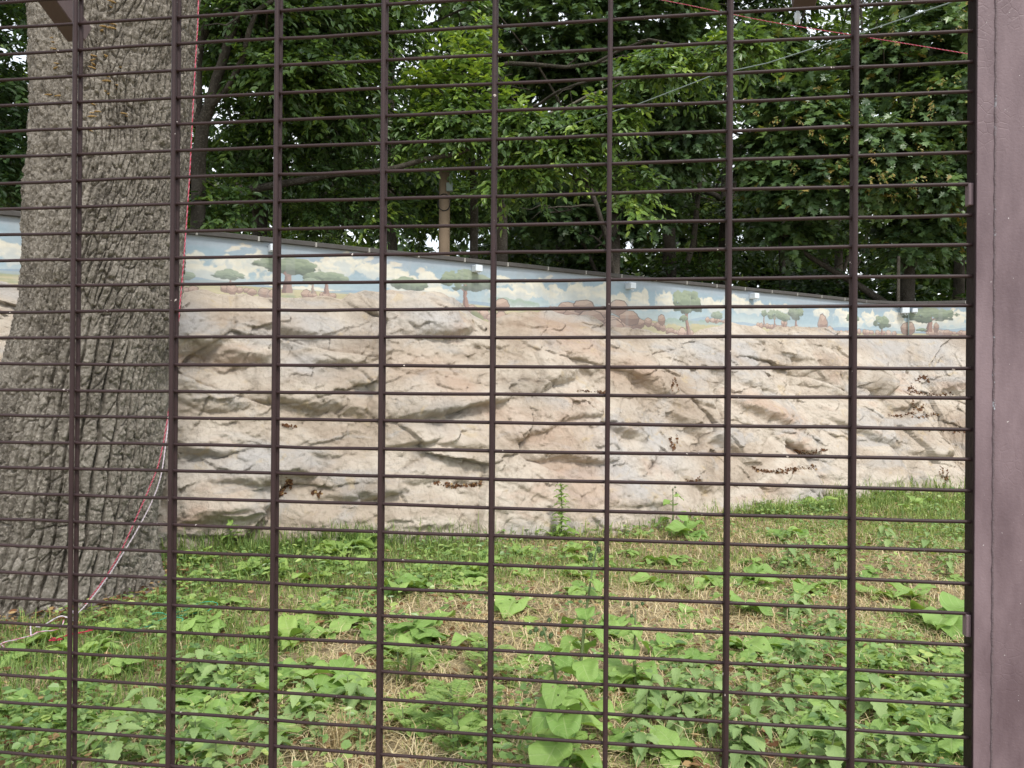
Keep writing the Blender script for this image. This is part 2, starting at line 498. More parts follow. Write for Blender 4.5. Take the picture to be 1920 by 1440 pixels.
# ------------------------------------------------------------------ wall path
LB = 0.65                                            # coping block length
ANG = 0.5321
W0 = np.array([-3.449, 8.124])
WD = np.array([math.cos(ANG), math.sin(ANG)])
Z_COP = 3.265
S_MIN, K_MIN = -15 * LB, -15
corner = W0 + WD * (18 * LB)
PATH = [W0 + WD * S_MIN, corner, np.array([7.46, 14.32]), np.array([8.62, 14.0]), np.array([11.2, 12.7]), np.array([14.6, 9.8])]
_seg = [np.linalg.norm(PATH[i + 1] - PATH[i]) for i in range(len(PATH) - 1)]
S_PTS = np.concatenate([[S_MIN], S_MIN + np.cumsum(_seg)])
S_MAX = S_PTS[-1]
PATHA = np.array(PATH)

def pathpos(s):
    s = np.asarray(s, float)
    return np.stack([np.interp(s, S_PTS, PATHA[:, 0]), np.interp(s, S_PTS, PATHA[:, 1])], -1)

_ss = np.arange(S_MIN, S_MAX, 0.02)
_pp = pathpos(_ss)
_ker = np.exp(-0.5 * (np.arange(-60, 61) * 0.02 / 0.42) ** 2); _ker /= _ker.sum()
_sp = np.stack([np.convolve(np.pad(_pp[:, i], 60, 'reflect', reflect_type='odd'), _ker, 'valid') for i in (0, 1)], -1)
_tn = np.gradient(_sp, axis=0); _tn /= np.linalg.norm(_tn, axis=1)[:, None]
for _ in range(2):
    _tn = np.stack([np.convolve(np.pad(_tn[:, i], 60, 'edge'), _ker, 'valid') for i in (0, 1)], -1)
_tn /= np.linalg.norm(_tn, axis=1)[:, None]

def spath(s):                                        # smoothed position and normal towards the enclosure
    x = np.interp(s, _ss, _sp[:, 0]); y = np.interp(s, _ss, _sp[:, 1])
    tx = np.interp(s, _ss, _tn[:, 0]); ty = np.interp(s, _ss, _tn[:, 1])
    return x, y, ty, -tx

def wall_hit(px, py):                                # (s, z) where a view ray meets the wall plane
    d = ray(px, py)
    best = None
    for i in range(len(PATH) - 1):
        a, b = PATH[i], PATH[i + 1]
        e = b - a
        det = d[0] * (-e[1]) + d[1] * e[0]
        if abs(det) < 1e-9:
            continue
        t = (a[0] * (-e[1]) + a[1] * e[0]) / det
        u = (d[0] * a[1] - d[1] * a[0]) / det
        u = ((d[0] * t - a[0]) * e[0] + (d[1] * t - a[1]) * e[1]) / (e @ e)
        if t > 0 and -1e-6 <= u <= 1 + 1e-6 and (best is None or t < best[0]):
            best = (t, S_PTS[i] + u * np.linalg.norm(e), EYE + d[2] * t)
    return best[1], best[2]

# ------------------------------------------------------------------ ground
T_TAB = ([-10, -3, -0.22, 1.2, 2.76, 3.62, 4.83, 6.63, 9.1, 11.5, 14, 20], [1.2, 0.95, 0.93, 1.3, 1.75, 2.1, 2.15, 1.75, 1.6, 2.1, 2.2, 2.0])

def ground_z(x, y):
    x = np.asarray(x, float); y = np.asarray(y, float)
    return 0.05 * fbm(x * 0.55, y * 0.55, 3, 5) + 0.012 * noise(x * 4, y * 4, None, 9)

def axis(lo, a, b, hi, st, n):
    l = -np.geomspace(1, 1 + abs(lo - a), n)[::-1] + 1 + a
    h = np.geomspace(1, 1 + abs(hi - b), n) - 1 + b
    return np.concatenate([l[:-1], np.arange(a, b, st), h])
gx = axis(-260, -9, 11, 260, 0.09, 14)
gy = axis(-120, 0, 14, 300, 0.09, 14)
GX, GY = np.meshgrid(gx, gy)
GZ = ground_z(GX, GY)
far = sstep(12, 30, np.hypot(GX, GY - 6))
GZ = GZ * (1 - far) - 0.02
idx = np.arange(GX.size).reshape(GX.shape)
q = np.stack([idx[:-1, :-1], idx[:-1, 1:], idx[1:, 1:], idx[1:, :-1]], -1).reshape(-1, 4)
tag(obj('ground', mesh_np('ground', np.stack([GX, GY, GZ], -1).reshape(-1, 3), [q]), M['ground']), 'dry soil with straw and weeds inside the enclosure', kind='structure')

# ------------------------------------------------------------------ sculpted rock face
TOP_PX = [(345, 549), (385, 541), (440, 553), (520, 556), (585, 557), (640, 563), (655, 552), (690, 548), (713, 551), (745, 551), (820, 548), (850, 558), (880, 588), (912, 606), (940, 590), (1000, 587), (1070, 586), (1105, 600), (1130, 612), (1180, 620), (1290, 629), (1335, 615), (1365, 607), (1430, 618), (1480, 612), (1540, 616), (1600, 630), (1700, 632), (1815, 632)]
_ts, _tz = zip(*[wall_hit(*p) for p in TOP_PX])
_ts, _tz = np.array(_ts), np.array(_tz) - 0.015
_ts = np.concatenate([[S_MIN, -4.5, -3.0, -2.0, -1.0], _ts, [S_MAX]]); _tz = np.concatenate([[2.55, 2.5, 2.42, 2.5, 2.6], _tz, [2.6]])

def z_top(s):
    return np.interp(s, _ts, _tz)

def t_base(s, z):
    T = np.interp(s, *T_TAB)
    r = np.clip(z / z_top(s), 0, 1)
    lean = np.interp(s, [0, 3, 6, 12], [0.75, 0.9, 1.0, 1.05])
    return T * (0.14 + 0.86 * (1 - r) ** lean) - 0.06

def rock_px(px, py):                                 # (s, z) where a view ray meets the base surface of the rock
    d = ray(px, py)
    for t in np.arange(5, 17, 0.02):
        p = EYEP + d * t
        w = p[:2] - W0
        s = w @ WD
        n = w @ np.array([WD[1], -WD[0]])
        if s > 18 * LB - 1.0:
            k = np.argmin((_sp[:, 0] - p[0]) ** 2 + (_sp[:, 1] - p[1]) ** 2)
            s = _ss[k]
            n = math.hypot(_sp[k, 0] - p[0], _sp[k, 1] - p[1])
        if n <= t_base(s, p[2]) + 0.12:
            return float(s), float(p[2])
    return None

# (px, py, half-width px, half-height px, slant deg, bulge m): boulders and ledges read off the place, underside at py + half-height
LEDGES = [(375, 620, 60, 48, 8, .26), (470, 640, 60, 50, -10, .2), (420, 735, 30, 60, 75, .12), (560, 600, 100, 34, -5, .2), (640, 640, 90, 45, 12, .2), (700, 700, 60, 40, 0, .16),
          (560, 725, 80, 40, -6, .22), (640, 745, 50, 24, -15, .16), (820, 590, 80, 42, 12, .26), (800, 680, 90, 34, -6, .2), (830, 722, 130, 42, 8, .34), (770, 805, 60, 26, 10, .26), (860, 815, 60, 30, -8, .22),
          (1010, 690, 90, 44, 14, .3), (1010, 592, 75, 22, -4, .2), (950, 640, 80, 26, -8, .18), (1080, 650, 70, 40, -30, .24), (1040, 770, 130, 34, 10, .26), (1080, 825, 100, 42, -4, .3), (960, 880, 80, 40, -20, .2),
          (430, 830, 90, 34, -6, .26), (500, 865, 110, 40, 6, .3), (600, 825, 60, 30, 0, .18), (680, 895, 90, 44, 2, .32), (800, 880, 120, 38, -6, .24), (420, 930, 90, 44, 8, .28), (600, 955, 110, 42, -4, .26), (800, 945, 130, 46, 3, .32), (960, 940, 70, 40, -12, .26),
          (1240, 720, 140, 32, -32, .26), (1340, 800, 120, 32, -34, .24), (1180, 780, 60, 36, -20, .2), (1310, 735, 50, 26, -10, .22), (1400, 700, 70, 40, -25, .22), (1450, 760, 110, 34, -28, .24), (1190, 900, 90, 52, -10, .3), (1110, 915, 70, 50, 15, .3), (1300, 880, 80, 30, -14, .22), (1260, 940, 80, 40, -6, .26),
          (1480, 895, 90, 38, -6, .36), (1400, 925, 60, 30, 6, .24), (1510, 820, 80, 26, -22, .2), (1545, 690, 50, 60, 60, .28), (1500, 655, 60, 28, -12, .2), (1640, 670, 50, 40, 10, .22), (1650, 705, 44, 34, 40, .34), (1700, 740, 70, 26, 10, .24), (1620, 790, 90, 30, -22, .26), (1745, 820, 60, 32, 0, .34), (1660, 880, 60, 34, 8, .34), (1580, 880, 60, 40, -10, .28), (1790, 890, 60, 44, 0, .3), (1770, 690, 60, 40, 12, .22)]
caps = []
for px, py, hw, hh, sl, bul in LEDGES:
    r = rock_px(px, py)
    if r is None:
        continue
    dep = W0[1] + r[0] * WD[1] - 0.8
    caps.append((r[0], r[1], hw * dep / F * 1.15, hh * dep / F * 1.2, math.radians(sl), bul))
caps = [c + (float(rng.uniform(0.18, 0.6)), float(rng.uniform(1.7, 2.3))) for c in caps]
for i in range(120):                                  # smaller lumps between them, and the stretch outside the frame
    s = rng.uniform(S_MIN + 1, S_MAX - 1)
    z = rng.uniform(0.0, 2.5)
    big = s < -1 or s > 13
    a = rng.uniform(0.14, 0.46) * (1.6 if big else 1)
    caps.append((s, z, a, a * rng.uniform(0.35, 0.85), math.radians(rng.normal(-18 if s > 4 else 4, 32)), rng.uniform(0.03, 0.1) * (1.6 if big else 1), rng.uniform(0.1, 0.7), rng.uniform(1.6, 2.3)))

rs = np.concatenate([np.arange(S_MIN + 0.4, -1.6, 0.04), np.arange(-1.6, 13.4, 0.0135), np.arange(13.4, S_MAX - 0.4, 0.05)])
rv = np.linspace(0, 1, 215)
RS, RV = np.meshgrid(rs, rv)
ZT = z_top(RS) + 0.035 * fbm(RS * 4, RS * 0 + 3, 3, 3)
RZ = -0.12 + (ZT + 0.12) * np.minimum(RV / 0.965, 1)
wx = 0.07 * fbm(RS * 1.7, RZ * 1.7, 5, 21, 0.45) + 0.022 * noise(RS * 7, RZ * 9, None, 23)
wz = 0.05 * fbm(RS * 1.7 + 40, RZ * 1.7, 5, 22, 0.45) + 0.02 * noise(RS * 7, RZ * 9, None, 24)
WS, WZ = RS + wx, RZ + wz
bul_map = np.zeros_like(RS)
for s, z, a, b, sl, p, y0_, yr_ in caps:
    i0, i1 = np.searchsorted(rs, [s - a * 1.5 - 0.3, s + a * 1.5 + 0.3])
    if i1 - i0 < 2:
        continue
    sub = (slice(None), slice(i0, i1))
    ds, dz = WS[sub] - s, WZ[sub] - z
    x = (ds * math.cos(sl) + dz * math.sin(sl)) / a
    y = (-ds * math.sin(sl) + dz * math.cos(sl)) / b
    # sharp lower lip, steep underside, long shallow top
    prof = sstep(-1.12, -y0_, y) * np.clip(1 - (y + y0_) / yr_, 0, 1) ** 0.9
    edge = np.clip(1 - np.abs(x) ** 2.2, 0, 1) ** 0.8
    bul_map[sub] = np.maximum(bul_map[sub], p * prof * edge)
kz = np.argmin(np.abs(RZ - 0.24), axis=0)
foot = bul_map[kz, np.arange(len(rs))][None, :]
bul_map = np.where(RZ < 0.24, np.maximum(bul_map, foot * (0.9 + 0.1 * RZ / 0.24)), bul_map)
# facets: every cell a tilted plane, so that neighbours meet in creases and steps
f1, f2, cid, ex, ey = worley(WS * 0.72 + 0.34 * WZ, WZ * 1.1 - 0.3 * WS, 31, 0.95, None, None, True)
h1 = np.modf(cid * 97.31)[0] - .5; h2 = np.modf(cid * 311.7)[0] - .5
facet = (cid - 0.5) * 0.12 + 0.50 * h1 * ex + 0.44 * h2 * ey - 0.03 * (1 - sstep(0, 0.06, f2 - f1))
g1, g2, gid, ex, ey = worley(WS * 3.1 + 0.9 * WZ, WZ * 4.2 - 1.1 * WS, 35, 0.95, None, None, True)
h1 = np.modf(gid * 97.31)[0] - .5; h2 = np.modf(gid * 311.7)[0] - .5
facet = facet + (gid - 0.5) * 0.026 + 0.17 * h1 * ex + 0.16 * h2 * ey
i1_, i2_, iid, ex, ey = worley(WS * 9 + 2 * WZ, WZ * 11 - 3 * WS, 37, 0.95, None, None, True)
facet = facet + (iid - .5) * .011 + .05 * (np.modf(iid * 97.3)[0] - .5) * ex + .045 * (np.modf(iid * 311.7)[0] - .5) * ey
rid = 1 - np.abs(fbm(RS * 2.6 + 9, RZ * 4.2 - RS * 0.9, 4, 41, 0.5))
rough = 0.012 * rid + 0.016 * fbm(RS * 2.4, RZ * 2.4, 3, 44) + 0.0115 * fbm(RS * 13, RZ * 17, 4, 45, 0.66) * np.interp(RS, [4, 9, 12], [1.2, .8, .5])
side = np.interp(RS, [9.5, 11, 13.5], [1, 0.75, 0.9])
t = t_base(RS, RZ) + 0.96 * bul_map + 0.72 * facet * side + rough
crest = sstep(0.965, 1.0, RV)
lip = sstep(0, 0.28, ZT - RZ)
t = t * (0.5 + 0.5 * lip)
t = t * (1 - crest) + (-0.05) * crest
RZ = RZ + 0.05 * np.sin(crest * np.pi * 0.5) * (1 - crest)
bx, by, nx, ny = spath(RS)
RX, RY = bx + nx * t, by + ny * t
idx = np.arange(RS.size).reshape(RS.shape)
q = np.stack([idx[:-1, :-1], idx[:-1, 1:], idx[1:, 1:], idx[1:, :-1]], -1).reshape(-1, 4)
def paint(spots):                                     # red, grey: concrete tinted by hand; brown: shade painted on ledge undersides
    m = np.zeros_like(RS)
    for px, py, a, b in spots:
        h_ = rock_px(px, py)
        if h_:
            k = (W0[1] + h_[0] * WD[1] - .8) / F
            m = np.maximum(m, np.exp(-((WS - h_[0]) / (a * k * 1.15)) ** 2 - ((WZ - h_[1]) / (b * k)) ** 2))
    return np.clip(m * (1 + .45 * fbm(RS * 4, RZ * 5, 3, 47)), 0, 1).ravel()
red = paint([(1045, 608, 60, 22), (1090, 650, 60, 34), (835, 715, 50, 26), (1075, 900, 60, 60), (1030, 815, 90, 26), (800, 690, 60, 20), (1190, 700, 60, 30), (950, 780, 60, 26)])
gry = paint([(800, 600, 66, 36), (585, 600, 60, 40), (560, 690, 66, 26), (1335, 665, 54, 40), (1405, 665, 34, 44), (1660, 650, 60, 40), (480, 862, 110, 26), (1240, 835, 44, 44), (1765, 665, 34, 54), (360, 600, 30, 30), (1150, 860, 40, 50), (830, 770, 40, 26)])
ledge_shade = paint([(800, 768, 60, 20), (985, 730, 44, 28), (1645, 712, 26, 26), (385, 662, 40, 18), (690, 640, 44, 20), (690, 580, 44, 22), (590, 765, 30, 14), (1480, 905, 70, 14), (1560, 690, 30, 40), (680, 915, 50, 14)])  # dark spots that paint shade under the ledges and in hollows
rock = obj('rock_face', mesh_np('rock_face', np.stack([RX, RY, RZ], -1).reshape(-1, 3), [q], {'red': red, 'grey': gry, 'brown': ledge_shade}), M['rock'])
tag(rock, 'pale tan sculpted concrete rock face running below the painted mural', 'rock face')
bpy.context.view_layer.update()

def rock_hit(px, py):
    ok, p, n, i = rock.ray_cast(Vector(EYEP), Vector(ray(px, py)).normalized())
    return (np.array(p), np.array(n)) if ok else None

def in_rock(x, y, pad=0.0):                          # true where the ground is under the rock or beyond the wall
    k = np.clip(((np.asarray(x) - W0[0]) * WD[0] + (np.asarray(y) - W0[1]) * WD[1]), S_MIN, 18 * LB)
    n = (np.asarray(x) - W0[0]) * WD[1] - (np.asarray(y) - W0[1]) * WD[0]
    r = n < np.interp(k, *T_TAB) + pad
    yr = np.interp(x, PATHA[1:, 0], PATHA[1:, 1])
    return r | ((np.asarray(x) > 4.5) & (np.asarray(y) > yr - 2.0 - pad))

# ------------------------------------------------------------------ mural (flat paint on the wall), coping, boxes
def build_mural():
    W, H = 6144, 288
    z0, z1 = 2.2, Z_COP - 0.03
    img = np.zeros((H, W, 3))
    s_ax = S_MIN + (np.arange(W) + 0.5) / W * (S_MAX - S_MIN)
    z_ax = z0 + (np.arange(H) + 0.5) / H * (z1 - z0)
    SS, ZZ = np.meshgrid(s_ax, z_ax)
    g = (ZZ - z0) / (z1 - z0)
    wob = 0.08 * fbm(SS * 1.5, ZZ * 4, 3, 61)
    stops = [0.0, 0.3, 0.42, 0.6, 0.82, 0.92, 1.0]
    cols = np.array([S(196, 178, 140)[:3], S(206, 214, 208)[:3], S(196, 214, 216)[:3], S(160, 192, 208)[:3], S(146, 178, 198)[:3], S(158, 178, 196)[:3], S(160, 172, 188)[:3]])
    for c in range(3):
        img[..., c] = np.interp(g + wob * (g < 0.9), stops, cols[:, c])
    stroke = 1 + 0.05 * fbm(SS * 3, ZZ * 26, 3, 62)
    img *= stroke[..., None]
    n_edge = fbm(SS * 9, ZZ * 9, 4, 63)
    n_fine = fbm(SS * 26, ZZ * 26, 3, 64)

    def blob(s, z, a, b, col, soft=0.12, rag=0.35, alpha=1.0, shade=None, ang=0.0, fine=0.0, flat=False):
        j0, j1 = np.searchsorted(s_ax, [s - a * 1.7, s + a * 1.7]); i0, i1 = np.searchsorted(z_ax, [z - b * 1.9, z + b * 1.9])
        if j1 <= j0 or i1 <= i0:
            return
        sub = (slice(i0, i1), slice(j0, j1))
        x, y = SS[sub] - s, ZZ[sub] - z
        if ang:
            x, y = x * math.cos(ang) + y * math.sin(ang), -x * math.sin(ang) + y * math.cos(ang)
        if flat:
            y = np.where(y < 0, y * 2.2, y)
        r = np.sqrt((x / a) ** 2 + (y / b) ** 2) + rag * n_edge[sub] + fine * n_fine[sub]
        m = (1 - sstep(1 - soft, 1 + soft, r)) * alpha
        c = np.array(col)[None, None, :3] * np.ones(m.shape + (1,))
        if shade is not None:
            k = sstep(-0.7, 0.6, y / b + 0.5 * n_edge[sub] + 0.3 * x / a)
            c = np.array(shade)[None, None, :3] * (1 - k[..., None]) + c * k[..., None]
        img[sub] = img[sub] * (1 - m[..., None]) + c * m[..., None]

    def poly(pts, col, alpha=1.0):
        pts = np.array(pts)
        j0, j1 = np.searchsorted(s_ax, [pts[:, 0].min() - 0.02, pts[:, 0].max() + 0.02]); i0, i1 = np.searchsorted(z_ax, [pts[:, 1].min() - 0.02, pts[:, 1].max() + 0.02])
        if j1 <= j0 or i1 <= i0:
            return
        sub = (slice(i0, i1), slice(j0, j1))
        x, y = SS[sub] + 0.006 * n_fine[sub], ZZ[sub] + 0.006 * n_edge[sub]
        ins = np.zeros(x.shape, bool)
        for (ax, ay), (bx_, by_) in zip(pts, np.roll(pts, -1, 0)):
            c = ((ay > y) != (by_ > y)) & (x < (bx_ - ax) * (y - ay) / (by_ - ay + 1e-12) + ax)
            ins ^= c
        m = ins * alpha
        img[sub] = img[sub] * (1 - m[..., None]) + np.array(col)[:3] * m[..., None]

    def sc(px):                                      # metres per pixel at that place on the wall
        s, _ = wall_hit(px, 560)
        x, y = pathpos(s)
        return y / F
    def P(px, py):
        return wall_hit(px, py)

    cream, creamsh = S(236, 230, 208), S(206, 214, 212)
    CLOUDS = [(15, 470, 40, 14), (60, 480, 60, 16), (355, 490, 26, 18), (455, 500, 55, 18), (420, 512, 70, 14), (500, 495, 45, 16), (640, 500, 32, 18), (600, 505, 36, 14), (655, 492, 22, 14), (700, 508, 34, 12), (560, 545, 60, 8),
              (745, 520, 24, 12), (760, 530, 40, 14), (806, 530, 22, 18), (800, 548, 50, 10), (940, 527, 16, 10), (985, 545, 32, 14), (1000, 540, 20, 16), (960, 552, 40, 10), (1040, 553, 26, 14), (1075, 548, 20, 16), (1100, 556, 34, 14), (1128, 550, 18, 18), (1145, 562, 40, 12),
              (1202, 560, 22, 14), (1198, 570, 30, 12), (1245, 562, 18, 13), (1252, 570, 26, 10), (1330, 570, 24, 11), (1342, 576, 30, 9), (1380, 570, 22, 14), (1392, 578, 34, 10), (1425, 578, 26, 10), (1455, 582, 30, 8), (1540, 590, 20, 9), (1580, 590, 20, 10), (1630, 595, 18, 9), (1672, 594, 18, 10), (1600, 602, 40, 8), (1790, 595, 30, 12), (1775, 602, 30, 9), (1700, 608, 40, 8)]
    for s in np.arange(S_MIN, -3.0, 0.8):
        blob(s, 2.95 + 0.1 * math.sin(s * 3), 0.5, 0.12, cream, 0.2, 0.5, 0.9, creamsh)
    for px, py, a, b in CLOUDS:
        k = sc(px); s, z = P(px, py)
        blob(s, z, a * k / WD[0] * 1.05, b * k * 1.1, cream, 0.16, 0.42, 0.92, creamsh, fine=0.12)
        for q in range(4):                            # puffs and brush dabs
            blob(s + random.uniform(-.7, .7) * a * k, z + random.uniform(-.1, .7) * b * k, a * k * random.uniform(.25, .5), b * k * random.uniform(.3, .6), S(244, 238, 218), 0.2, 0.4, 0.7, creamsh, fine=0.15)
    for px, py, a in ((450, 463, 22), (437, 468, 16), (608, 487, 9), (735, 498, 14), (787, 508, 10), (690, 486, 10), (1470, 575, 8), (1030, 520, 10)):
        k = sc(px); s, z = P(px, py)
        blob(s, z, a * k, 3 * k, S(228, 222, 206), 0.3, 0.6, 0.8, ang=0.3)
        blob(s + a * k * .5, z + 3 * k, a * k * .6, 3 * k, S(226, 216, 196), 0.3, 0.6, 0.8, ang=-0.2)
    # horizon hills, savanna strip
    hz = [(0, 512), (340, 533), (500, 538), (720, 556), (900, 572), (1080, 588), (1250, 604), (1420, 612), (1600, 622), (1815, 624)]
    hs, hzz = zip(*[P(*p) for p in hz])
    zh = np.interp(s_ax, hs, hzz)
    for amp, col, off in ((0.085, S(148, 178, 202), 11), (0.06, S(132, 166, 196), 23), (0.035, S(162, 182, 186), 37)):
        ridge = zh + amp * np.clip(fbm(s_ax * 0.9 + off, s_ax * 0 + off, 3, 70 + off) + 0.5, 0, 2)
        m = (ZZ < ridge[None, :]) * 0.85
        img[:] = img * (1 - m[..., None]) + np.array(col)[:3] * m[..., None]
    m = sstep(0.0, -0.006, ZZ - (zh + 0.006 * noise(s_ax * 6, s_ax * 0, None, 77))[None, :])
    tone = 0.5 + 0.5 * fbm(SS * 1.6, ZZ * 14, 3, 78)
    yel = np.array(S(214, 202, 158)[:3])[None, None] * tone[..., None] + np.array(S(186, 178, 128)[:3])[None, None] * (1 - tone[..., None])
    img[:] = img * (1 - m[..., None]) + yel * m[..., None]
    for i in range(60):
        s = rng.uniform(S_MIN, S_MAX); z = np.interp(s, hs, hzz) - rng.uniform(0.01, 0.1)
        blob(s, z, rng.uniform(.1, .35), rng.uniform(.008, .018), S(150, 164, 118), 0.4, 0.6, 0.6)
    for px, py, a in ((960, 566, 50), (985, 570, 30), (1110, 590, 30), (1265, 604, 40), (1340, 606, 40)):
        k = sc(px); s, z = P(px, py)
        for q in range(7):
            blob(s + (q - 3) * a * k / 3.5, z + random.uniform(-2, 2) * k, a * k * .2, 5 * k, S(150, 180, 160), 0.2, 0.4, 0.75, S(168, 190, 184))

    def boulder(s, z, a, b, r):
        n = r.randint(8, 11)
        ang = sorted(2 * math.pi * (i + r.uniform(-.3, .3)) / n for i in range(n))
        out = [(s + a * math.cos(t_) * r.uniform(.9, 1.06), z + b * math.sin(t_) * r.uniform(.9, 1.06)) for t_ in ang]
        tone = r.randint(-10, 10)
        big = [(s + (x_ - s) * 1.1, z + (z_ - z) * 1.12) for x_, z_ in out]
        poly(big, S(120, 94, 88), .9)
        poly(out, S(152 + tone, 120 + tone, 108 + tone))
        hx, hz_ = s + r.uniform(-.25, .05) * a, z + r.uniform(.0, .3) * b
        top = [p_ for p_ in out if p_[1] > z - .25 * b]
        if len(top) > 2:
            poly([(hx + .3 * a, hz_ - .4 * b)] + top + [(hx - .2 * a, hz_ - .35 * b)], S(186 + tone, 152 + tone, 134 + tone), .95)
        lt = [p_ for p_ in out if p_[1] > z + .1 * b]
        if len(lt) > 1:
            poly(lt + [(hx, hz_)], S(208 + tone, 176 + tone, 156 + tone), .9)

    brown, bsh, bdk = S(190, 152, 132), S(150, 116, 104), S(124, 98, 92)
    def rocks(p0, p1, n, size, seed):
        r = random.Random(seed)
        for i in range(n):
            f = (i + r.random() * .6) / n
            px = p0[0] + (p1[0] - p0[0]) * f; py = p0[1] + (p1[1] - p0[1]) * f
            k = sc(px); s, z = P(px, py)
            a = size * r.uniform(.6, 1.3)
            boulder(s, z, a * k * 1.05, a * k * r.uniform(.7, 1.15), r)
    rocks((0, 560), (40, 566), 4, 14, 1)
    rocks((340, 545), (375, 545), 4, 9, 2); rocks((420, 541), (470, 545), 4, 9, 3); rocks((470, 548), (520, 552), 3, 12, 4); rocks((570, 552), (630, 556), 6, 8, 5)
    rocks((880, 580), (915, 592), 4, 9, 6); rocks((915, 596), (960, 598), 4, 11, 26); rocks((1030, 582), (1110, 588), 6, 11, 7); rocks((1150, 600), (1200, 612), 5, 10, 8); rocks((1210, 605), (1245, 615), 6, 7, 9); rocks((1250, 620), (1300, 628), 7, 7, 10)
    rocks((1325, 600), (1365, 603), 8, 5, 11); rocks((1420, 610), (1520, 620), 22, 5, 12); rocks((1560, 624), (1600, 624), 5, 5, 13); rocks((1610, 622), (1680, 626), 9, 5, 14); rocks((1735, 624), (1815, 625), 12, 5, 15)
    for px, py, a, b in ((1045, 584, 26, 9), (1066, 575, 22, 9), (1078, 590, 26, 9), (1128, 588, 22, 13), (1142, 604, 24, 10), (1198, 606, 16, 9), (1172, 612, 16, 9), (1215, 604, 9, 9), (940, 572, 18, 12), (1095, 575, 26, 13), (1160, 577, 22, 14), (1180, 596, 24, 14), (1110, 596, 30, 14), (1150, 612, 24, 12), (1542, 607, 14, 17), (1556, 620, 9, 8), (1702, 616, 13, 12), (1240, 600, 9, 10), (1470, 606, 8, 9), (1755, 614, 5, 9)):
        k = sc(px); s, z = P(px, py)
        boulder(s, z, a * k, b * k, random)
    blob(*P(895, 595), 0.13, 0.06, S(140, 150, 104), 0.2, 0.4, 0.9, S(110, 124, 84), ang=-0.6)

    def tree(px, pyc, w, h, pyb, tw=5, trunk=True, seed=0, pale=0.0, bend=0.0):
        r = random.Random(seed)
        k = sc(px); s, z = P(px, pyc); _, zb = P(px, pyb)
        def C(a, b, c):
            return S(*(v * (1 - pale) + u * pale for v, u in zip((a, b, c), (190, 205, 200))))
        if trunk:
            tk = tw * k * .5
            mid = s + bend * k
            poly([(mid - tk * 1.5, zb), (mid + tk * 1.5, zb), (s + tk * .8, (z + zb) / 2), (s + tk * .7, z), (s - tk * .7, z), (s - tk * .8, (z + zb) / 2)], C(166, 122, 108))
            poly([(mid - tk * 1.5, zb), (mid - tk * .2, zb), (s - tk * .1, (z + zb) / 2), (s, z), (s - tk * .7, z), (s - tk * .8, (z + zb) / 2)], C(124, 88, 82))
            for sg in (-1, 1, -.5, .6):
                q = sg * w * k * .3
                zz = (z * .65 + zb * .35)
                poly([(s - tk * .4, zz), (s + tk * .4, zz), (s + q + tk * .25, z), (s + q - tk * .25, z)], C(146, 106, 96))
        n = int(14 + w * .35)
        for lay, (c1, c2, dz) in enumerate(((C(84, 102, 84), C(70, 88, 76), -.12), (C(116, 136, 108), C(92, 112, 92), .05), (C(150, 168, 134), C(124, 144, 116), .2))):
            for i in range(n):
                u = r.uniform(-1, 1); e = math.sqrt(max(0, 1 - u * u))
                v = r.uniform(-.75, 1) * e * .75
                if lay == 2 and v < 0:
                    v = abs(v)
                blob(s + u * w * k * .46, z + (v + dz) * h * k * .5, w * k * r.uniform(.07, .15) * (1.0 if lay else 1.25), h * k * r.uniform(.09, .16), c1, 0.15, 0.45, 0.95, c2, fine=0.15)
    tree(340, 517, 44, 18, 535, 4, True, 1, .35); tree(432, 517, 50, 20, 536, 4, True, 2, .3)
    tree(540, 500, 108, 34, 550, 15, True, 3, 0, -2); tree(612, 522, 72, 24, 552, 8, True, 4, .12); tree(586, 528, 30, 12, 550, 5, True, 44, .35)
    tree(767, 534, 64, 26, 556, 5, True, 5, .08); tree(872, 528, 94, 44, 582, 10, True, 6, 0, 3)
    tree(1287, 570, 64, 48, 630, 9, True, 7, 0, 8); tree(1282, 598, 18, 14, 612, 2, False, 8)
    tree(1345, 592, 28, 14, 606, 3, True, 9, .3); tree(1432, 588, 14, 14, 612, 3, True, 10, .2); tree(1452, 592, 36, 22, 614, 4, True, 11, .2); tree(1492, 588, 38, 26, 614, 5, True, 12); tree(1470, 596, 30, 18, 614, 4, True, 13, .1)
    tree(1598, 598, 36, 20, 624, 4, True, 14); tree(1653, 606, 32, 26, 629, 4, True, 15); tree(1744, 592, 74, 28, 622, 9, True, 16, 0, -3); tree(1728, 619, 16, 8, 624, 2, False, 17)
    for s in np.arange(S_MIN + 1, -4, 2.2):
        blob(s, 2.72, .35, .12, S(100, 120, 96), .15, .4, .95, S(70, 88, 76))
    for s in np.arange(S_PTS[-1] - 6, S_PTS[-1], 1.7):
        blob(s, 2.72, .3, .12, S(100, 120, 96), .15, .4, .95, S(70, 88, 76))
    # rain streaks and chalky wear
    streak = sstep(0.55, 0.95, fbm(SS * 8, ZZ * 0.7, 3, 90)) * 0.18
    img[:] = img * (1 - streak[..., None]) + np.array(S(176, 182, 184)[:3]) * streak[..., None]
    img[:] = img * 0.8 + np.array(S(196, 197, 195)[:3]) * 0.2      # sun-bleached paint
    lum = img.mean(2, keepdims=True)
    img[:] = (img * 0.82 + lum * 0.18) * 0.84
    img[:] = np.clip(img * (1 + 0.03 * n_fine[..., None]), 0, 1)
    im = bpy.data.images.new('mural_paint', W, H, alpha=False, float_buffer=True)
    px = np.ones((H, W, 4), np.float32)
    px[..., :3] = img
    im.colorspace_settings.name = 'Linear Rec.709'
    im.pixels.foreach_set(px.ravel())
    im.update()
    t = NT('mural_paint')
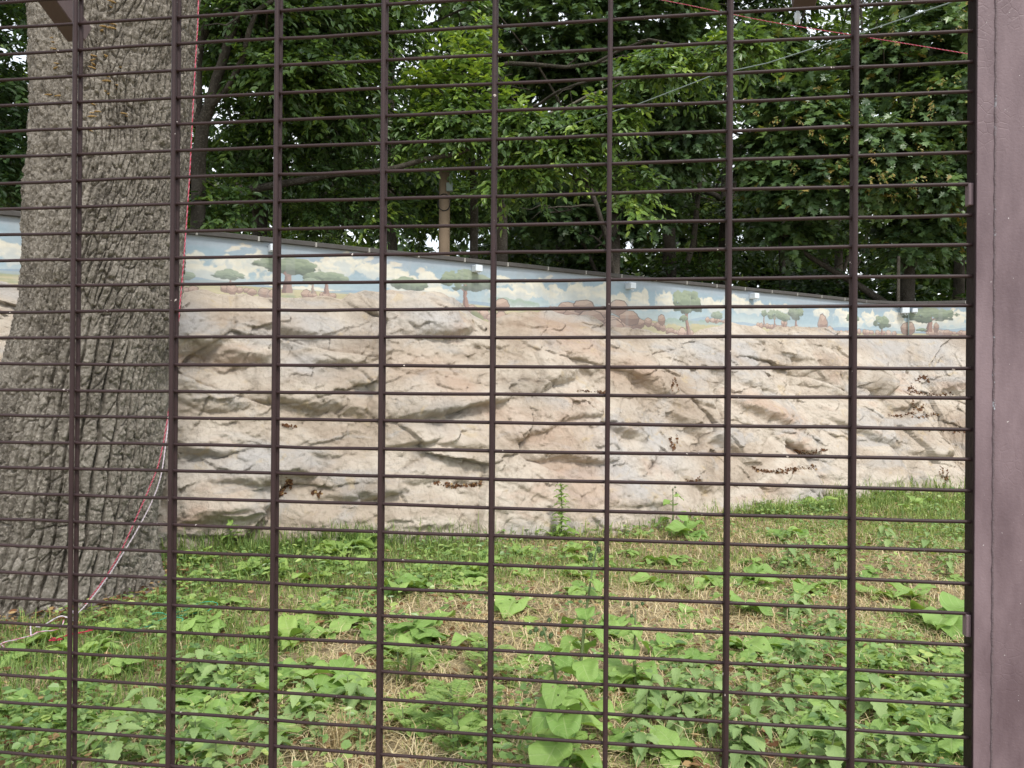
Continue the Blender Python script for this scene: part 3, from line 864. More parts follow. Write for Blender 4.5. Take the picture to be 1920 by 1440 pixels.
    tx = t.n('TexImage', {'Vector': t.n('UVMap', uv_map='UVMap').outputs[0]}, image=im, extension='EXTEND')
    v = t.coord()
    return t.pbr(tx.outputs['Color'], 0.75, t.bump(t.noise(v, 26, 5, 0.65), 0.25, 0.006), 0.2), z0, z1

mural_mat, MZ0, MZ1 = build_mural()
wall = thing('mural_wall', (*W0, 0), 'long pale blue wall painted with a savanna mural above the rocks', 'wall')
wb, pan = MB(), []
off = np.array([*W0, 0])
for i in range(len(PATH) - 1):
    a, b = PATH[i], PATH[i + 1]
    d = (b - a) / np.linalg.norm(b - a); n = np.array([d[1], -d[0]])
    c = (a + b) / 2 - n * 0.13
    wb.box((*(c - W0), 1.6), (*(d * np.linalg.norm(b - a) / 2), 0), (*(n * 0.125), 0), (0, 0, (Z_COP - 0.055) / 2 - 0.005))
obj('wall_body', wb.mesh('wall_body', False), M['render'], wall)
sv = np.unique(np.concatenate([np.arange(S_MIN, S_MAX, 0.25), S_PTS]))
pv = pathpos(sv) - W0
nv = len(sv)
nn = np.gradient(pathpos(sv), axis=0); nn /= np.linalg.norm(nn, axis=1)[:, None]
pv = pv + np.stack([nn[:, 1], -nn[:, 0]], -1) * 0.004
verts = np.concatenate([np.c_[pv, np.full(nv, MZ0)], np.c_[pv, np.full(nv, MZ1)]])
uvs = np.concatenate([np.c_[(sv - S_MIN) / (S_MAX - S_MIN), np.zeros(nv)], np.c_[(sv - S_MIN) / (S_MAX - S_MIN), np.ones(nv)]])
q = np.array([[i, i + 1, nv + i + 1, nv + i] for i in range(nv - 1)])
mur = obj('mural', mesh_np('mural', verts, [q], None, uvs, False), mural_mat, wall)
mur['label'] = 'painted savanna with flat-topped trees, cream clouds and brown boulders'
# coping: one block after another
cb = MB().box((0, 0, 0), (LB / 2 - 0.008, 0, 0), (0, 0.18, 0), (0, 0, 0.027), 0.006).mesh('coping_block', False)
cb.materials.append(M['coping'])
core = MB()
s = S_MIN
while s < S_MAX - 0.4:
    a, b = pathpos(s), pathpos(s + LB)
    d = (b - a) / np.linalg.norm(b - a); n = np.array([d[1], -d[0]])
    c = (a + b) / 2 - n * 0.13
    o = obj('coping_block', cb, None, wall, (*(c - W0), Z_COP - 0.027 + random.uniform(-.003, .003)))
    o.rotation_euler = (random.uniform(-.006, .006), random.uniform(-.003, .003), math.atan2(d[1], d[0]))
    core.box((*(a - W0 - n * 0.13), Z_COP - 0.028), (*(d * 0.012), 0), (*(n * 0.176), 0), (0, 0, 0.026))
    s += LB
obj('joint_mortar', core.mesh('joint_mortar', False), M['mortar'], wall)

BOXES = [(510, 467, 'white electric box on the mural nearest to the big trunk'), (890, 505, 'white electric box hanging over the painted tree in front of the timber pole'), (1177, 537, 'white electric box above the reddish painted boulders'),
         (1408, 556, 'white electric box right of the painted tree with the leaning trunk'), (1694, 583, 'larger white electric box above the conduit on the far wall'), (1713, 583, 'small white electric box beside the larger one on the far wall')]
bm = MB().box((0, 0, 0), (0.048, 0, 0), (0, 0.06, 0), (0, 0, 0.04), 0.005).mesh('box_body', False)
bm.materials.append(M['box'])
lm_ = MB().tube([(0.012 + 0.016 * math.cos(a), -0.03, -0.052 + 0.016 * math.sin(a)) for a in np.linspace(0, 2 * np.pi, 13)], 0.005, 6, False).mesh('ring')
lm_.materials.append(M['box'])
lm2 = MB().tube([(0.0, 0.06, 0.02), (0, 0.09, 0.03), (0, 0.1, 0.06)], 0.006, 6).mesh('cable')
lm2.materials.append(M['cable'])
for i, (px, py, lab) in enumerate(BOXES):
    s, z = wall_hit(px, py)
    p = pathpos(s); d = (pathpos(s + .05) - pathpos(s - .05)); d /= np.linalg.norm(d); n = np.array([d[1], -d[0]])
    th_ = thing('electric_box', (*(p + n * 0.07), z), lab, 'electric box', 'white boxes along the mural wall', math.atan2(d[1], d[0]))
    sc_ = {0: .95, 1: 1.05, 4: 1.35, 5: 0.95}.get(i, 1.1)
    th_.scale = (sc_,) * 3
    obj('box_body', bm, None, th_); obj('ring', lm_, None, th_)
s, z = wall_hit(1702, 590)
p = pathpos(s); p2 = (*(p + np.array([0, -0.03])), z)
tag(obj('conduit_pipe', MB().tube([(0, 0, 0.02), (0, 0, -0.55)], 0.012, 8).mesh('conduit_pipe'), M['wire'], None, p2), 'thin grey conduit running down the far wall below the white boxes', 'conduit')
s, z = wall_hit(1702, 560)
th_ = thing('floodlight_pole', (*(pathpos(s) + np.array([0, 0.35])), 0), 'thin dark post rising behind the far corner of the mural wall', 'post')
obj('post_tube', MB().tube([(0, 0, 0), (0, 0, 4.2)], 0.03, 10).mesh('post_tube'), M['branch'], th_)

# ------------------------------------------------------------------ brown mesh fence and post
TH, ZC, X0F, ZR0 = 0.1311, 1.3127, -0.8397, 0.6347 + EYE
fh = np.array([math.cos(TH), -math.sin(TH), 0.0]); fn = np.array([math.sin(TH), math.cos(TH), 0.0])
def fp(a, z, b=0.0):                                  # along the fence, height, depth behind it
    return np.array([0, ZC, 0]) + fh * a + fn * b + np.array([0, 0, z])
fence = thing('mesh_fence', fp(0, 0), 'brown twin-rod metal mesh fence across the whole foreground', 'fence', None, -TH)
ASP = 0.2 * 1.0068
RV_, RH_ = 0.0044, 0.0031
vm_ = MB()
nz = 40
vm_.tube([(0, 0, 0.03 + 2.72 * i / nz) for i in range(nz + 1)], RV_, 10)
vmesh = vm_.mesh('vertical_rod'); vmesh.materials.append(M['rod'])
A_L, A_R = X0F - 6 * ASP - 0.08, 0.8325
hmeshes = []
for q in range(5):
    xs_ = A_L + (A_R - A_L) * np.arange(91) / 90
    hm_ = MB()
    hm_.tube(np.stack([xs_, 0.0006 * noise(xs_ * 6, xs_ * 0 + q, None, 400), 0.0011 * noise(xs_ * 3.1, xs_ * 0 + q, None, 401) + .0006 * noise(xs_ * 11, xs_ * 0 + q, None, 402)], -1), RH_, 8)
    hmeshes.append(hm_.mesh('horizontal_rod')); hmeshes[-1].materials.append(M['rod'])
wm_ = MB().add(*(lambda t: (t[0] * 0.0042, t[1]))((np.array([(1, 0, 0), (-1, 0, 0), (0, 1, 0), (0, -1, 0), (0, 0, 1), (0, 0, -1)], float), [np.array([(0, 2, 4), (2, 1, 4), (1, 3, 4), (3, 0, 4), (2, 0, 5), (1, 2, 5), (3, 1, 5), (0, 3, 5)])])))
knots = MB()
dv = RV_ + RH_
for i in range(-6, 8):
    a = X0F + ASP * i
    for sg in (-1, 1):
        o = obj('vertical_rod', vmesh, None, fence, (a, sg * dv, 0))
        o.rotation_euler = (0, 0, random.uniform(0, 6.28))
zrow = ZR0
rows = []
for i in range(-8, 44):
    z = ZR0 - 0.05 * i
    if z < 0.06 or z > 2.74:
        continue
    o = obj('horizontal_rod', hmeshes[i % 5], None, fence, (random.uniform(-.002, 0), 0, z + random.uniform(-.0007, .0007)))
    for k in range(-6, 8):
        a = X0F + ASP * k
        for sg in (-1, 1):
            knots.add(np.array([(0.0052, 0, 0), (-0.0052, 0, 0), (0, 0.003, 0), (0, -0.003, 0), (0, 0, 0.0042), (0, 0, -0.0042)]) + [a, sg * dv * .55, z], [np.array([(0, 2, 4), (2, 1, 4), (1, 3, 4), (3, 0, 4), (2, 0, 5), (1, 2, 5), (3, 1, 5), (0, 3, 5)])])
kn = obj('weld_point', knots.mesh('weld_point'), M['rod'], fence); kn['kind'] = 'stuff'
# overhang arms on the fence frame
def arm(px0, py0, px1, py1, d0, d1, w, name='bracing_arm'):
    p1 = at(px1, py1, d1); p0 = at(px0, py0, d0)
    return p0, p1
# end of arm inside the enclosure, start on the fence top
for (pxe, pye, Ye, lab, glass) in ((150, 66, 1.92, 'brown square steel arm reaching over the fence beside the trunk', False), (1505, 2, 1.74, 'brown square steel arm with a clear insulator reaching over the fence at upper right', True)):
    e = at(pxe, pye, Ye)
    a0 = (e - np.array([0, ZC, 0])) @ fh
    st = fp(a0 - 0.012, e[2] + 0.24, 0.01)
    d = e - st; L_ = np.linalg.norm(d); d /= L_
    sx = np.cross(d, [0, 0, 1]); sx /= np.linalg.norm(sx); sz = np.cross(sx, d)
    am = thing('overhang_arm', st, lab, 'steel arm', 'steel arms over the fence')
    obj('arm_tube', MB().box((e + st) / 2 - st, d * L_ / 2, sx * 0.0255, sz * 0.0255, 0.002).mesh('arm_tube', False), M['arm'], am)
    obj('mount_plate', MB().box((0, -0.002, 0), fh * 0.035, fn * 0.003, (0, 0, 0.05), 0.001).mesh('mount_plate', False), M['arm'], am)
    if glass:
        gp = e - st + np.array([0.0, 0.0, -0.022])
        obj('insulator', MB().tube([gp + np.array([-0.012, 0, -z]) for z in (0, .006, .012, .02, .028, .032)], [.002, .006, .0075, .0065, .006, .002], 10).mesh('insulator'), M['insulator'], am)
# top rail carries the arms
frm = obj('top_rail', MB().box((0.0, 0.0, 2.79), ((A_R - A_L) / 2 + .5, 0, 0), (0, 0.025, 0), (0, 0, 0.025), 0.003).mesh('top_rail', False), M['arm'], fence, ((A_L + A_R) / 2 - .4, 0, 0))
# right frame post: built in the fence frame (x along, y back)
post = thing('fence_post', fp(0, 0), 'wide purple-brown steel post at the right edge of the fence', 'post', None, -TH)
def post_box(name, x0, x1, y0, y1, z0=0.0, z1=2.9, mat='post', bev=0.002, lean=0.0):
    b = MB()
    n = 12 if z1 - z0 > 1 else 1
    b.box(((x0 + x1) / 2, (y0 + y1) / 2, (z0 + z1) / 2), ((x1 - x0) / 2, 0, 0), (0, (y1 - y0) / 2, 0), (lean * (z1 - z0) / 2, 0, (z1 - z0) / 2), bev)
    return obj(name, b.mesh(name, False), M[mat], post)
def fa(px, py, b=0.0):                                 # along-fence coordinate of a pixel on the plane b behind the fence
    d = ray(px, py); o = np.array([0, ZC, EYE]) + fn * b
    t = ((o - EYEP) @ fn) / (d @ fn)
    p = EYEP + d * t
    return (p - np.array([0, ZC, 0])) @ fh, p[2]
a1 = fa(1829, 720, -0.012)[0]
a2 = fa(1863, 720, -0.012)[0]
ai = fa(1814.5, 720, 0.03)[0]
post_box('inner_shade_strip', a1 - 0.0022, a1 - 0.0002, -0.0115, 0.0172, mat='shaded_edge', bev=0.0004)  # thin strip added along the plate's side, its shade put in as colour
post_box('front_plate', a1, a2 - 0.0002, -0.0125, 0.0165, bev=0.0007)
post_box('post_tube', a2 + 0.0002, a2 + 0.16, -0.0132, 0.0165, bev=0.0008)
wp = MB()
wp.tube([(a2 + 0.0006 * math.sin(i * 1.7), -0.0125 + 0.0004 * math.sin(i * 2.3), 0.02 + 2.85 * i / 300) for i in range(301)], 0.0019, 8)
obj('weld_seam', wp.mesh('weld_seam'), M['weld'], post)
for py in (363, 1175):
    x, z = fa(1820, py, -0.008)
    post_box('hinge_tab', a1 - 0.009, a1 + 0.002, -0.006, 0.008, z - 0.018, z + 0.018, bev=0.001)

# ------------------------------------------------------------------ big trunk on the left
def build_trunk():
    zz = np.concatenate([np.linspace(-0.1, 4.75, 900), np.linspace(4.8, 8.5, 40)])
    nf, nb = 500, 60
    fa_ = math.pi * 0.56
    ang = np.concatenate([np.linspace(-fa_, fa_, nf, endpoint=False), np.linspace(fa_, 2 * math.pi - fa_, nb, endpoint=False)])
    A, Z = np.meshgrid(ang, zz)
    cz = [-.2, 0.0, .5, 1.6, 2.25, 2.91, 3.7, 4.57, 8.5]
    cx = np.interp(Z, cz, [-3.56, -3.53, -3.43, -3.3, -3.21, -3.165, -3.13, -3.11, -2.95])
    cy = np.interp(Z, cz, [5.88, 5.86, 5.84, 5.82, 5.82, 5.82, 5.84, 5.86, 6.0])
    R = np.interp(Z, cz, [.74, .64, .59, .56, .545, .54, .55, .575, .45])
    R = R + 0.06 * np.exp(-np.clip(Z, 0, 9) / 0.22) * (0.5 + np.sin(A * 5 + 1.0)) + 0.02 * np.sin(A * 3 + Z * 1.2)
    U = A * 0.58
    shift = np.interp(Z, [0, 1.6, 2.2, 2.9, 3.3, 3.8, 4.8, 8.5], [0.0, 0.03, 0.05, 0.16, 0.23, 0.22, 0.22, .25]) * (0.6 + 0.4 * np.cos(A))
    wl = 0.024 * fbm(U * 3.0, Z * 1.1, 2, 101) + 0.005 * fbm(U * 14, Z * 10, 2, 103)
    Us = U + wl - shift
    wz = 0.06 * fbm(U * 7, Z * 4, 2, 102)
    mask = sstep(1.5, 2.15, Z + 0.3 * fbm(U * 2, Z * 1.5, 2, 120))
    # columns of plates: long ridges low down, blocky plates higher
    a1_, a2_, aid = worley(Us / 0.082, (Z + wz) / 0.20, 111, 0.95, None, 0.5)
    b1_, b2_, bid = worley(Us / 0.044, (Z + wz) / 0.19, 113, 0.95, None, 0.85)
    wav = 0.22 * noise(U * 4, Z * 1.6, None, 118) + 0.09 * noise(U * 9, Z * 7, None, 119)
    g_lo = 1 - np.abs(np.sin(np.pi * (Us / 0.086 + wav)))                     # 1 on the fissure line
    g_hi = 1 - np.abs(np.sin(np.pi * (Us / 0.060 + 1.4 * wav)))
    cutl = sstep(0.02, 0.16, a2_ - a1_)
    cuth = sstep(0.01, 0.2, b2_ - b1_)
    low = (1 - sstep(0.6, 0.84, g_lo)) * (0.72 + 0.28 * cutl)
    high = np.minimum(1 - 0.75 * sstep(0.6, 0.97, g_hi) * sstep(-.35, .3, noise(U * 6, Z * 4, None, 116)), 0.5 + 0.5 * cuth)
    plate = low * (1 - mask) + high * mask
    depth = np.interp(Z, [0, 1.2, 2.0, 2.6, 3.4, 4.6], [0.074, 0.074, 0.062, 0.05, 0.044, 0.042])
    smooth_ = 1 - 0.55 * sstep(0.1, 0.9, -A - 0.1) * sstep(1.4, 2.4, Z)     # finer bark on the upper left
    c1_, c2_, c3_ = worley((Us + 0.008 * noise(U * 40, Z * 40, None, 121)) / 0.024, (Z + wz * .6) / 0.062, 117)
    crack = (1 - sstep(0.0, 0.16, c2_ - c1_)) * sstep(-.3, .25, noise(U * 13, Z * 11, None, 122))
    disp = depth * smooth_ * (plate - 0.6) - 0.006 * crack * (0.3 + 0.7 * plate) + (np.where(mask > .5, bid, aid) - .5) * 0.014 + (c3_ - .5) * 0.006
    disp = disp + 0.0075 * fbm(U * 30, Z * 26, 4, 125, 0.7) + 0.02 * fbm(U * 2.5, Z * 2, 2, 127)
    # horizontal fold where an old limb scar closed
    disp = disp + 0.016 * np.exp(-((Z - 2.35 + 0.12 * A + 0.04 * noise(U * 5, Z * 5, None, 131)) / 0.07) ** 2) * sstep(.9, .3, np.abs(A - .1))
    R = R + disp
    # angle 0 faces the camera
    face = math.atan2(-5.8, 3.3)
    X = cx + R * np.cos(face + A); Y = cy + R * np.sin(face + A)
    n = len(ang)
    idx = np.arange(A.size).reshape(A.shape)
    q = np.stack([idx[:-1], np.roll(idx[:-1], -1, 1), np.roll(idx[1:], -1, 1), idx[1:]], -1).reshape(-1, 4)
    P = np.stack([X, Y, Z], -1)
    return P, q
oak = thing('oak_tree', (-3.5, 5.86, 0), 'huge tree trunk with deeply ridged grey-brown bark behind the left of the fence', 'tree')
OB = np.array([-3.5, 5.86, 0])
TP, TQ = build_trunk()
trunk = obj('trunk', mesh_np('trunk', (TP - OB).reshape(-1, 3), [TQ]), M['bark'], oak)
bpy.context.view_layer.update()
def trunk_hit(px, py):
    mw = trunk.matrix_world.inverted()
    ok, p, n, i = trunk.ray_cast(mw @ Vector(EYEP), (mw.to_3x3() @ Vector(ray(px, py))).normalized())
    return (np.array(p) + OB, np.array(n)) if ok else None
# shelf fungi
fv, ff = [], []
for j in range(3):
    for i in range(9):
        a = math.pi * i / 8
        rr = (1.0, 1.0, 0.55)[j] * (1 + .12 * math.sin(i * 2.7))
        fv.append((math.cos(a) * rr, -math.sin(a) * rr * .75 + .2, (0.0, 0.16, 0.3)[j]))
for j in range(2):
    for i in range(8):
        ff.append((j * 9 + i, j * 9 + i + 1, (j + 1) * 9 + i + 1, (j + 1) * 9 + i))
fmesh = mesh_np('shelf_fungus', fv, [np.array(ff), ]); 
fmb = MB(); fmb.add(fv, [np.array(ff), np.arange(9)[::-1], 18 + np.arange(9)])
fmesh = fmb.mesh('shelf_fungus'); fmesh.materials.append(M['fungus'])
FUNGI = [(99, 72), (100, 80), (101, 92), (106, 120), (105, 128), (92, 178), (112, 180), (112, 196), (95, 245), (209, 3), (208, 14), (194, 50), (192, 58), (212, 46), (210, 54), (176, 106), (175, 113), (175, 121), (174, 129), (199, 107), (200, 144), (200, 152), (226, 126), (220, 160), (218, 168), (198, 172), (204, 178), (174, 196), (172, 212), (173, 219), (183, 210), (232, 214), (238, 219), (206, 236), (168, 245)]
for k, (px, py) in enumerate(FUNGI):
    h = trunk_hit(px, py)
    if not h:
        continue
    p, n = h
    o = obj('shelf_fungus', fmesh, None, oak, p - OB + np.array(n) * 0.004)
    s = random.uniform(.015, .027)
    o.scale = (s * 1.15, s, s)
    o.rotation_euler = (random.uniform(-.2, .2), random.uniform(-.3, .3), math.atan2(-p[0] * 0 - 0.5, 0.9) * 0 + math.atan2(n[0], -n[1]) + random.uniform(-.3, .3))

# ------------------------------------------------------------------ leaves and trees
OVAL = (np.array([(0, 0, 0), (.3, .21, .05), (.68, .19, .03), (1, 0, -.1), (.68, -.19, .03), (.3, -.21, .05)], float), [np.array([(0, 3, 2, 1), (0, 5, 4, 3)])])
DIAM = (np.array([(0, 0, 0), (.5, .3, .06), (1, 0, -.08), (.5, -.3, .06)], float), [np.array([(0, 2, 1), (0, 3, 2)])])
_mo = [(0, .0), (-.06, .3), (.1, .27), (.2, .56), (.36, .3), (.62, .42), (.58, .17), (1, 0), (.58, -.17), (.62, -.42), (.36, -.3), (.2, -.56), (.1, -.27), (-.06, -.3)]
MAPLE = (np.array([(.3, 0, -.02)] + [(x, y, .08 * abs(y) - .14 * max(0, x - .4)) for x, y in _mo], float), [np.array([(0, i + 1, (i + 1) % 14 + 1) for i in range(14)][::-1])])

def put_leaves(pos, dirs, nrm, size, var, tmpl):
    tv, tf = tmpl
    d = dirs / (np.linalg.norm(dirs, axis=1)[:, None] + 1e-9)
    b = np.cross(nrm, d); b /= np.linalg.norm(b, axis=1)[:, None] + 1e-9
    n = np.cross(d, b)
    N, k = len(pos), len(tv)
    V = pos[:, None] + size[:, None, None] * (tv[None, :, 0:1] * d[:, None] + tv[None, :, 1:2] * b[:, None] + tv[None, :, 2:3] * n[:, None])
    faces = [(f[None] + (np.arange(N) * k)[:, None, None]).reshape(-1, f.shape[1]) for f in tf]
    return V.reshape(-1, 3), faces, np.repeat(var, k)

def sprays(blobs, n, leaf, per, length, tmpl, view_bias=0.5, droop=0.35, var_mu=0.45, var_sd=0.22, twig=None, shell=0.55):
    """leafy twigs spread through ellipsoids; blobs: (cx,cy,cz,rx,ry,rz,weight)"""
    bl = np.array(blobs, float)
    w = bl[:, 6] / bl[:, 6].sum()
    bi = rng.choice(len(bl), n, p=w)
    u = rng.normal(size=(n, 3)); u /= np.linalg.norm(u, axis=1)[:, None]
    flip = (rng.random(n) < view_bias) & (u[:, 1] > 0)
    u[flip, 1] *= -1
    r = shell + (1 - shell) * rng.random(n) ** 0.6
    r *= rng.uniform(0.75, 1.08, n)
    lump = 1 + 0.16 * noise(u[:, 0] * 2.3 + bi * 7, u[:, 1] * 2.3, u[:, 2] * 2.3, 55)
    org = bl[bi, :3] + u * bl[bi, 3:6] * (r * lump)[:, None]
    out = u * np.array([1, 1, 0.35]); out /= np.linalg.norm(out, axis=1)[:, None] + 1e-9
    sd = out + 0.55 * rng.normal(size=(n, 3)) * [1, 1, 0.45]
    sd[:, 2] -= droop
    sd /= np.linalg.norm(sd, axis=1)[:, None]
    side = np.cross(sd, [0, 0, 1]); side /= np.linalg.norm(side, axis=1)[:, None] + 1e-9
    upv = np.cross(side, sd)
    L_ = length * rng.uniform(0.6, 1.3, n)
    org = org - sd * (L_ * 0.5)[:, None]
    f = (np.arange(per) + 0.5) / per
    sg = np.where(np.arange(per) % 2 == 0, 1.0, -1.0)
    pos = org[:, None] + sd[:, None] * (f[None, :, None] * L_[:, None, None]) - np.array([0, 0, 1.0]) * (f ** 2 * 0.22)[None, :, None] * L_[:, None, None]
    pos = pos + rng.normal(size=(n, per, 3)) * 0.02
    spread = (1.15 - 0.75 * f)[None, :, None]
    ld = sd[:, None] * 0.75 + side[:, None] * sg[None, :, None] * spread + 0.28 * rng.normal(size=(n, per, 3))
    ld[..., 2] -= 0.25
    nr = upv[:, None] + 0.42 * rng.normal(size=(n, per, 3)) + out[:, None] * 0.3
    size = leaf * rng.uniform(0.6, 1.2, (n, per)) * (1.1 - 0.35 * f)[None]
    sv_ = rng.normal(var_mu, var_sd, n)
    var = np.clip(sv_[:, None] + rng.normal(0, 0.12, (n, per)), 0, 1)
    if twig is not None:
        for i in range(0, n, twig[1]):
            twig[0].tube(pos[i, ::max(1, per // 4)], np.linspace(.006, .002, len(pos[i, ::max(1, per // 4)])), 4, False)
    return put_leaves(pos.reshape(-1, 3), ld.reshape(-1, 3), nr.reshape(-1, 3), size.ravel(), var.ravel(), tmpl)

def curve(p0, p1, sag=0.0, wob=0.1, n=9):
    p0, p1 = np.asarray(p0, float), np.asarray(p1, float)
    f = np.linspace(0, 1, n)[:, None]
    L_ = np.linalg.norm(p1 - p0)
    off_ = rng.normal(size=(3, 3)) * wob * L_ * [1, 1, .6]
    p = p0 + (p1 - p0) * f
    for k in range(3):
        p = p + off_[k] * np.sin((k + 1) * math.pi * f) / (k + 1)
    p[:, 2] += sag * L_ * np.sin(math.pi * f[:, 0])
    return p

def make_tree(name, label, trunk_pts, blobs, n, leaf, per, length, tmpl, lmat, bmat='branch', group=None, limbs=7, extra=(), twigs=0, emat=None, **kw):
    base = np.array([*trunk_pts[0][:2], 0.0])
    root = thing(name, base, label, 'tree', group)
    tp = np.array(trunk_pts, float)
    f = np.linspace(0, len(tp) - 1, 24)
    pts = np.stack([np.interp(f, np.arange(len(tp)), tp[:, k]) for k in range(4)], -1)
    pts[:, :2] += 0.03 * rng.normal(size=(24, 2)).cumsum(0) * 0.3
    obj('trunk', MB().tube(pts[:, :3] - base, pts[:, 3], 12).mesh('trunk'), M[bmat], root)
    lb = MB()
    for i in range(limbs):
        j = rng.integers(8, 24)
        b = blobs[rng.integers(len(blobs))]
        e = np.array(b[:3]) + rng.normal(size=3) * np.array(b[3:6]) * 0.5
        r0 = pts[j, 3] * rng.uniform(.3, .6)
        c = curve(pts[j, :3], e, 0.08, 0.07)
        lb.tube(c - base, np.linspace(r0, .012, 9), 7, False)
        for q in range(3):
            k = rng.integers(3, 8)
            e2 = c[k] + rng.normal(size=3) * np.array(b[3:6]) * .5
            lb.tube(curve(c[k], e2, 0.03, 0.09, 6) - base, np.linspace(r0 * .45, .006, 6), 5, False)
    eb = MB() if emat else lb
    for e in extra:                                   # limbs the photograph shows, (points, radii)
        eb.tube(np.asarray(e[0], float) - base, e[1], 8, False)
    tw = (MB(), twigs) if twigs else None
    V, Fc, va = sprays(blobs, n, leaf, per, length, tmpl, twig=tw, **kw)
    if tw:
        for v_ in tw[0].v:
            v_ -= base
        lb_v = tw[0]
        obj('twigs', lb_v.mesh('twigs'), M['branch'], root)['kind'] = 'stuff'
    if emat:
        obj('branch', eb.mesh('branch'), M[emat], root)
    if lb.v:
        obj('limbs', lb.mesh('limbs'), M[bmat], root)
    cr = obj('crown', mesh_np('crown', V - base, Fc, {'var': va}, None, False), M[lmat], root)
    cr['kind'] = 'stuff'
    return root

def B(px, py, Y, rx, ry, rz, w=1.0):                  # crown clump centred on a sight line at depth Y, radii in metres
    p = at(px, py, Y)
    return (*p, rx, ry, rz, w)

def tr(px, Y, ztop, r0, r1, px2=None, bend=0.0):
    a = at(px, 560, Y); b = at(px2 if px2 is not None else px, 560, Y)
    pts = []
    for f in np.linspace(0, 1, 6):
        x = a[0] + (b[0] - a[0]) * f + bend * math.sin(f * math.pi)
        pts.append((x, a[1] + 0.2 * f, -0.1 + (ztop + .1) * f, r0 + (r1 - r0) * f))
    return pts

PALE = 'pale_branch'
# 1 slim leaning tree beside the big trunk
slim = [(*at(372, 470, 9.3)[:2], -0.1, .1), (*at(372, 300, 9.3), .085), (*at(380, 230, 9.3), .075), (*at(425, 100, 9.3), .055), (*at(470, -40, 9.3), .045), (*at(520, -300, 9.4), .03)]
fork = [at(372, 240, 9.3), at(371, 120, 9.3), at(385, 30, 9.35), at(395, -120, 9.4), at(410, -300, 9.4)]
fork2 = [at(382, 70, 9.35), at(400, 30, 9.3), at(440, 5, 9.2), at(470, -40, 9.2)]
make_tree('elm_tree', 'slim leaning elm with a forked trunk right beside the huge trunk', slim,
          [B(520, 40, 9.8, 1.3, 1.0, .9, 1.3), B(420, 60, 10.4, 1.0, .8, 1.0, .6), B(560, 150, 9.6, .85, .8, .5, .8), B(450, 260, 10.4, .8, .6, .7, .4), B(620, 30, 10.2, 1.2, .9, .8, .9), B(500, -220, 10, 2.4, 1.6, 1.2, 1.0)],
          1150, .13, 16, .62, OVAL, 'oval_leaf', 'branch', None, 6, [(fork, np.linspace(.06, .02, 5)), (fork2, np.linspace(.04, .015, 4))], twigs=3, droop=.35, var_mu=.42)
# 2 elm with the long bare limb, hanging over the wall left of the pole
limb = [at(470, 356, 10.0), at(520, 346, 9.95), at(570, 338, 9.9), at(620, 327, 9.85), at(700, 322, 9.8), at(745, 314, 9.8), at(800, 298, 9.85), at(860, 288, 9.9), at(892, 272, 10.0)]
make_tree('elm_tree', 'elm with one long bare limb reaching right towards the timber pole', [(*at(478, 560, 11.2)[:2], -.1, .13), (*at(485, 400, 11.2), .11), (*at(505, 200, 11.2), .09), (*at(530, -50, 11.3), .06), (*at(560, -300, 11.3), .03)],
          [B(640, 190, 10.4, .9, .8, .7, 1.0), B(540, 250, 10.6, .8, .7, .6, .7), B(690, 90, 10.8, 1.0, .9, .8, 1.0), B(600, 330, 10.8, 1.2, .7, .45, .5), B(660, 400, 10.9, 1.1, .6, .35, .5), B(420, 390, 9.6, .5, .5, .35, .25), B(775, 345, 11.6, .7, .5, .45, .5), B(850, 380, 11.9, .7, .5, .5, .5), B(640, -160, 11.2, 2.2, 1.6, 1.1, .9)],
          1050, .13, 16, .62, OVAL, 'oval_leaf', 'branch', None, 6, [(limb, np.linspace(.055, .025, 9)), ([at(470, 356, 10.0), at(474, 370, 10.6), at(483, 400, 11.2)], [.055, .07, .08])], twigs=3, droop=.4, var_mu=.4)
# 3 bright young shoots left of centre
make_tree('cherry_tree', 'young tree with bright yellow-green upright shoots above the timber pole', [(*at(890, 560, 10.9)[:2], -.1, .07), (*at(892, 400, 10.9), .06), (*at(885, 250, 10.7), .045), (*at(890, 100, 10.4), .02), (*at(898, 20, 10.3), .01)],
          [B(870, 130, 10.1, .38, .35, .55, 1.0), B(800, 160, 10.2, .3, .3, .3, .5), B(955, 190, 10.2, .3, .3, .25, .5), B(895, 60, 10.2, .2, .2, .3, .4)],
          110, .14, 12, .5, OVAL, 'oval_leaf', 'branch', None, 3, twigs=2, droop=-.25, var_mu=.88, var_sd=.1)
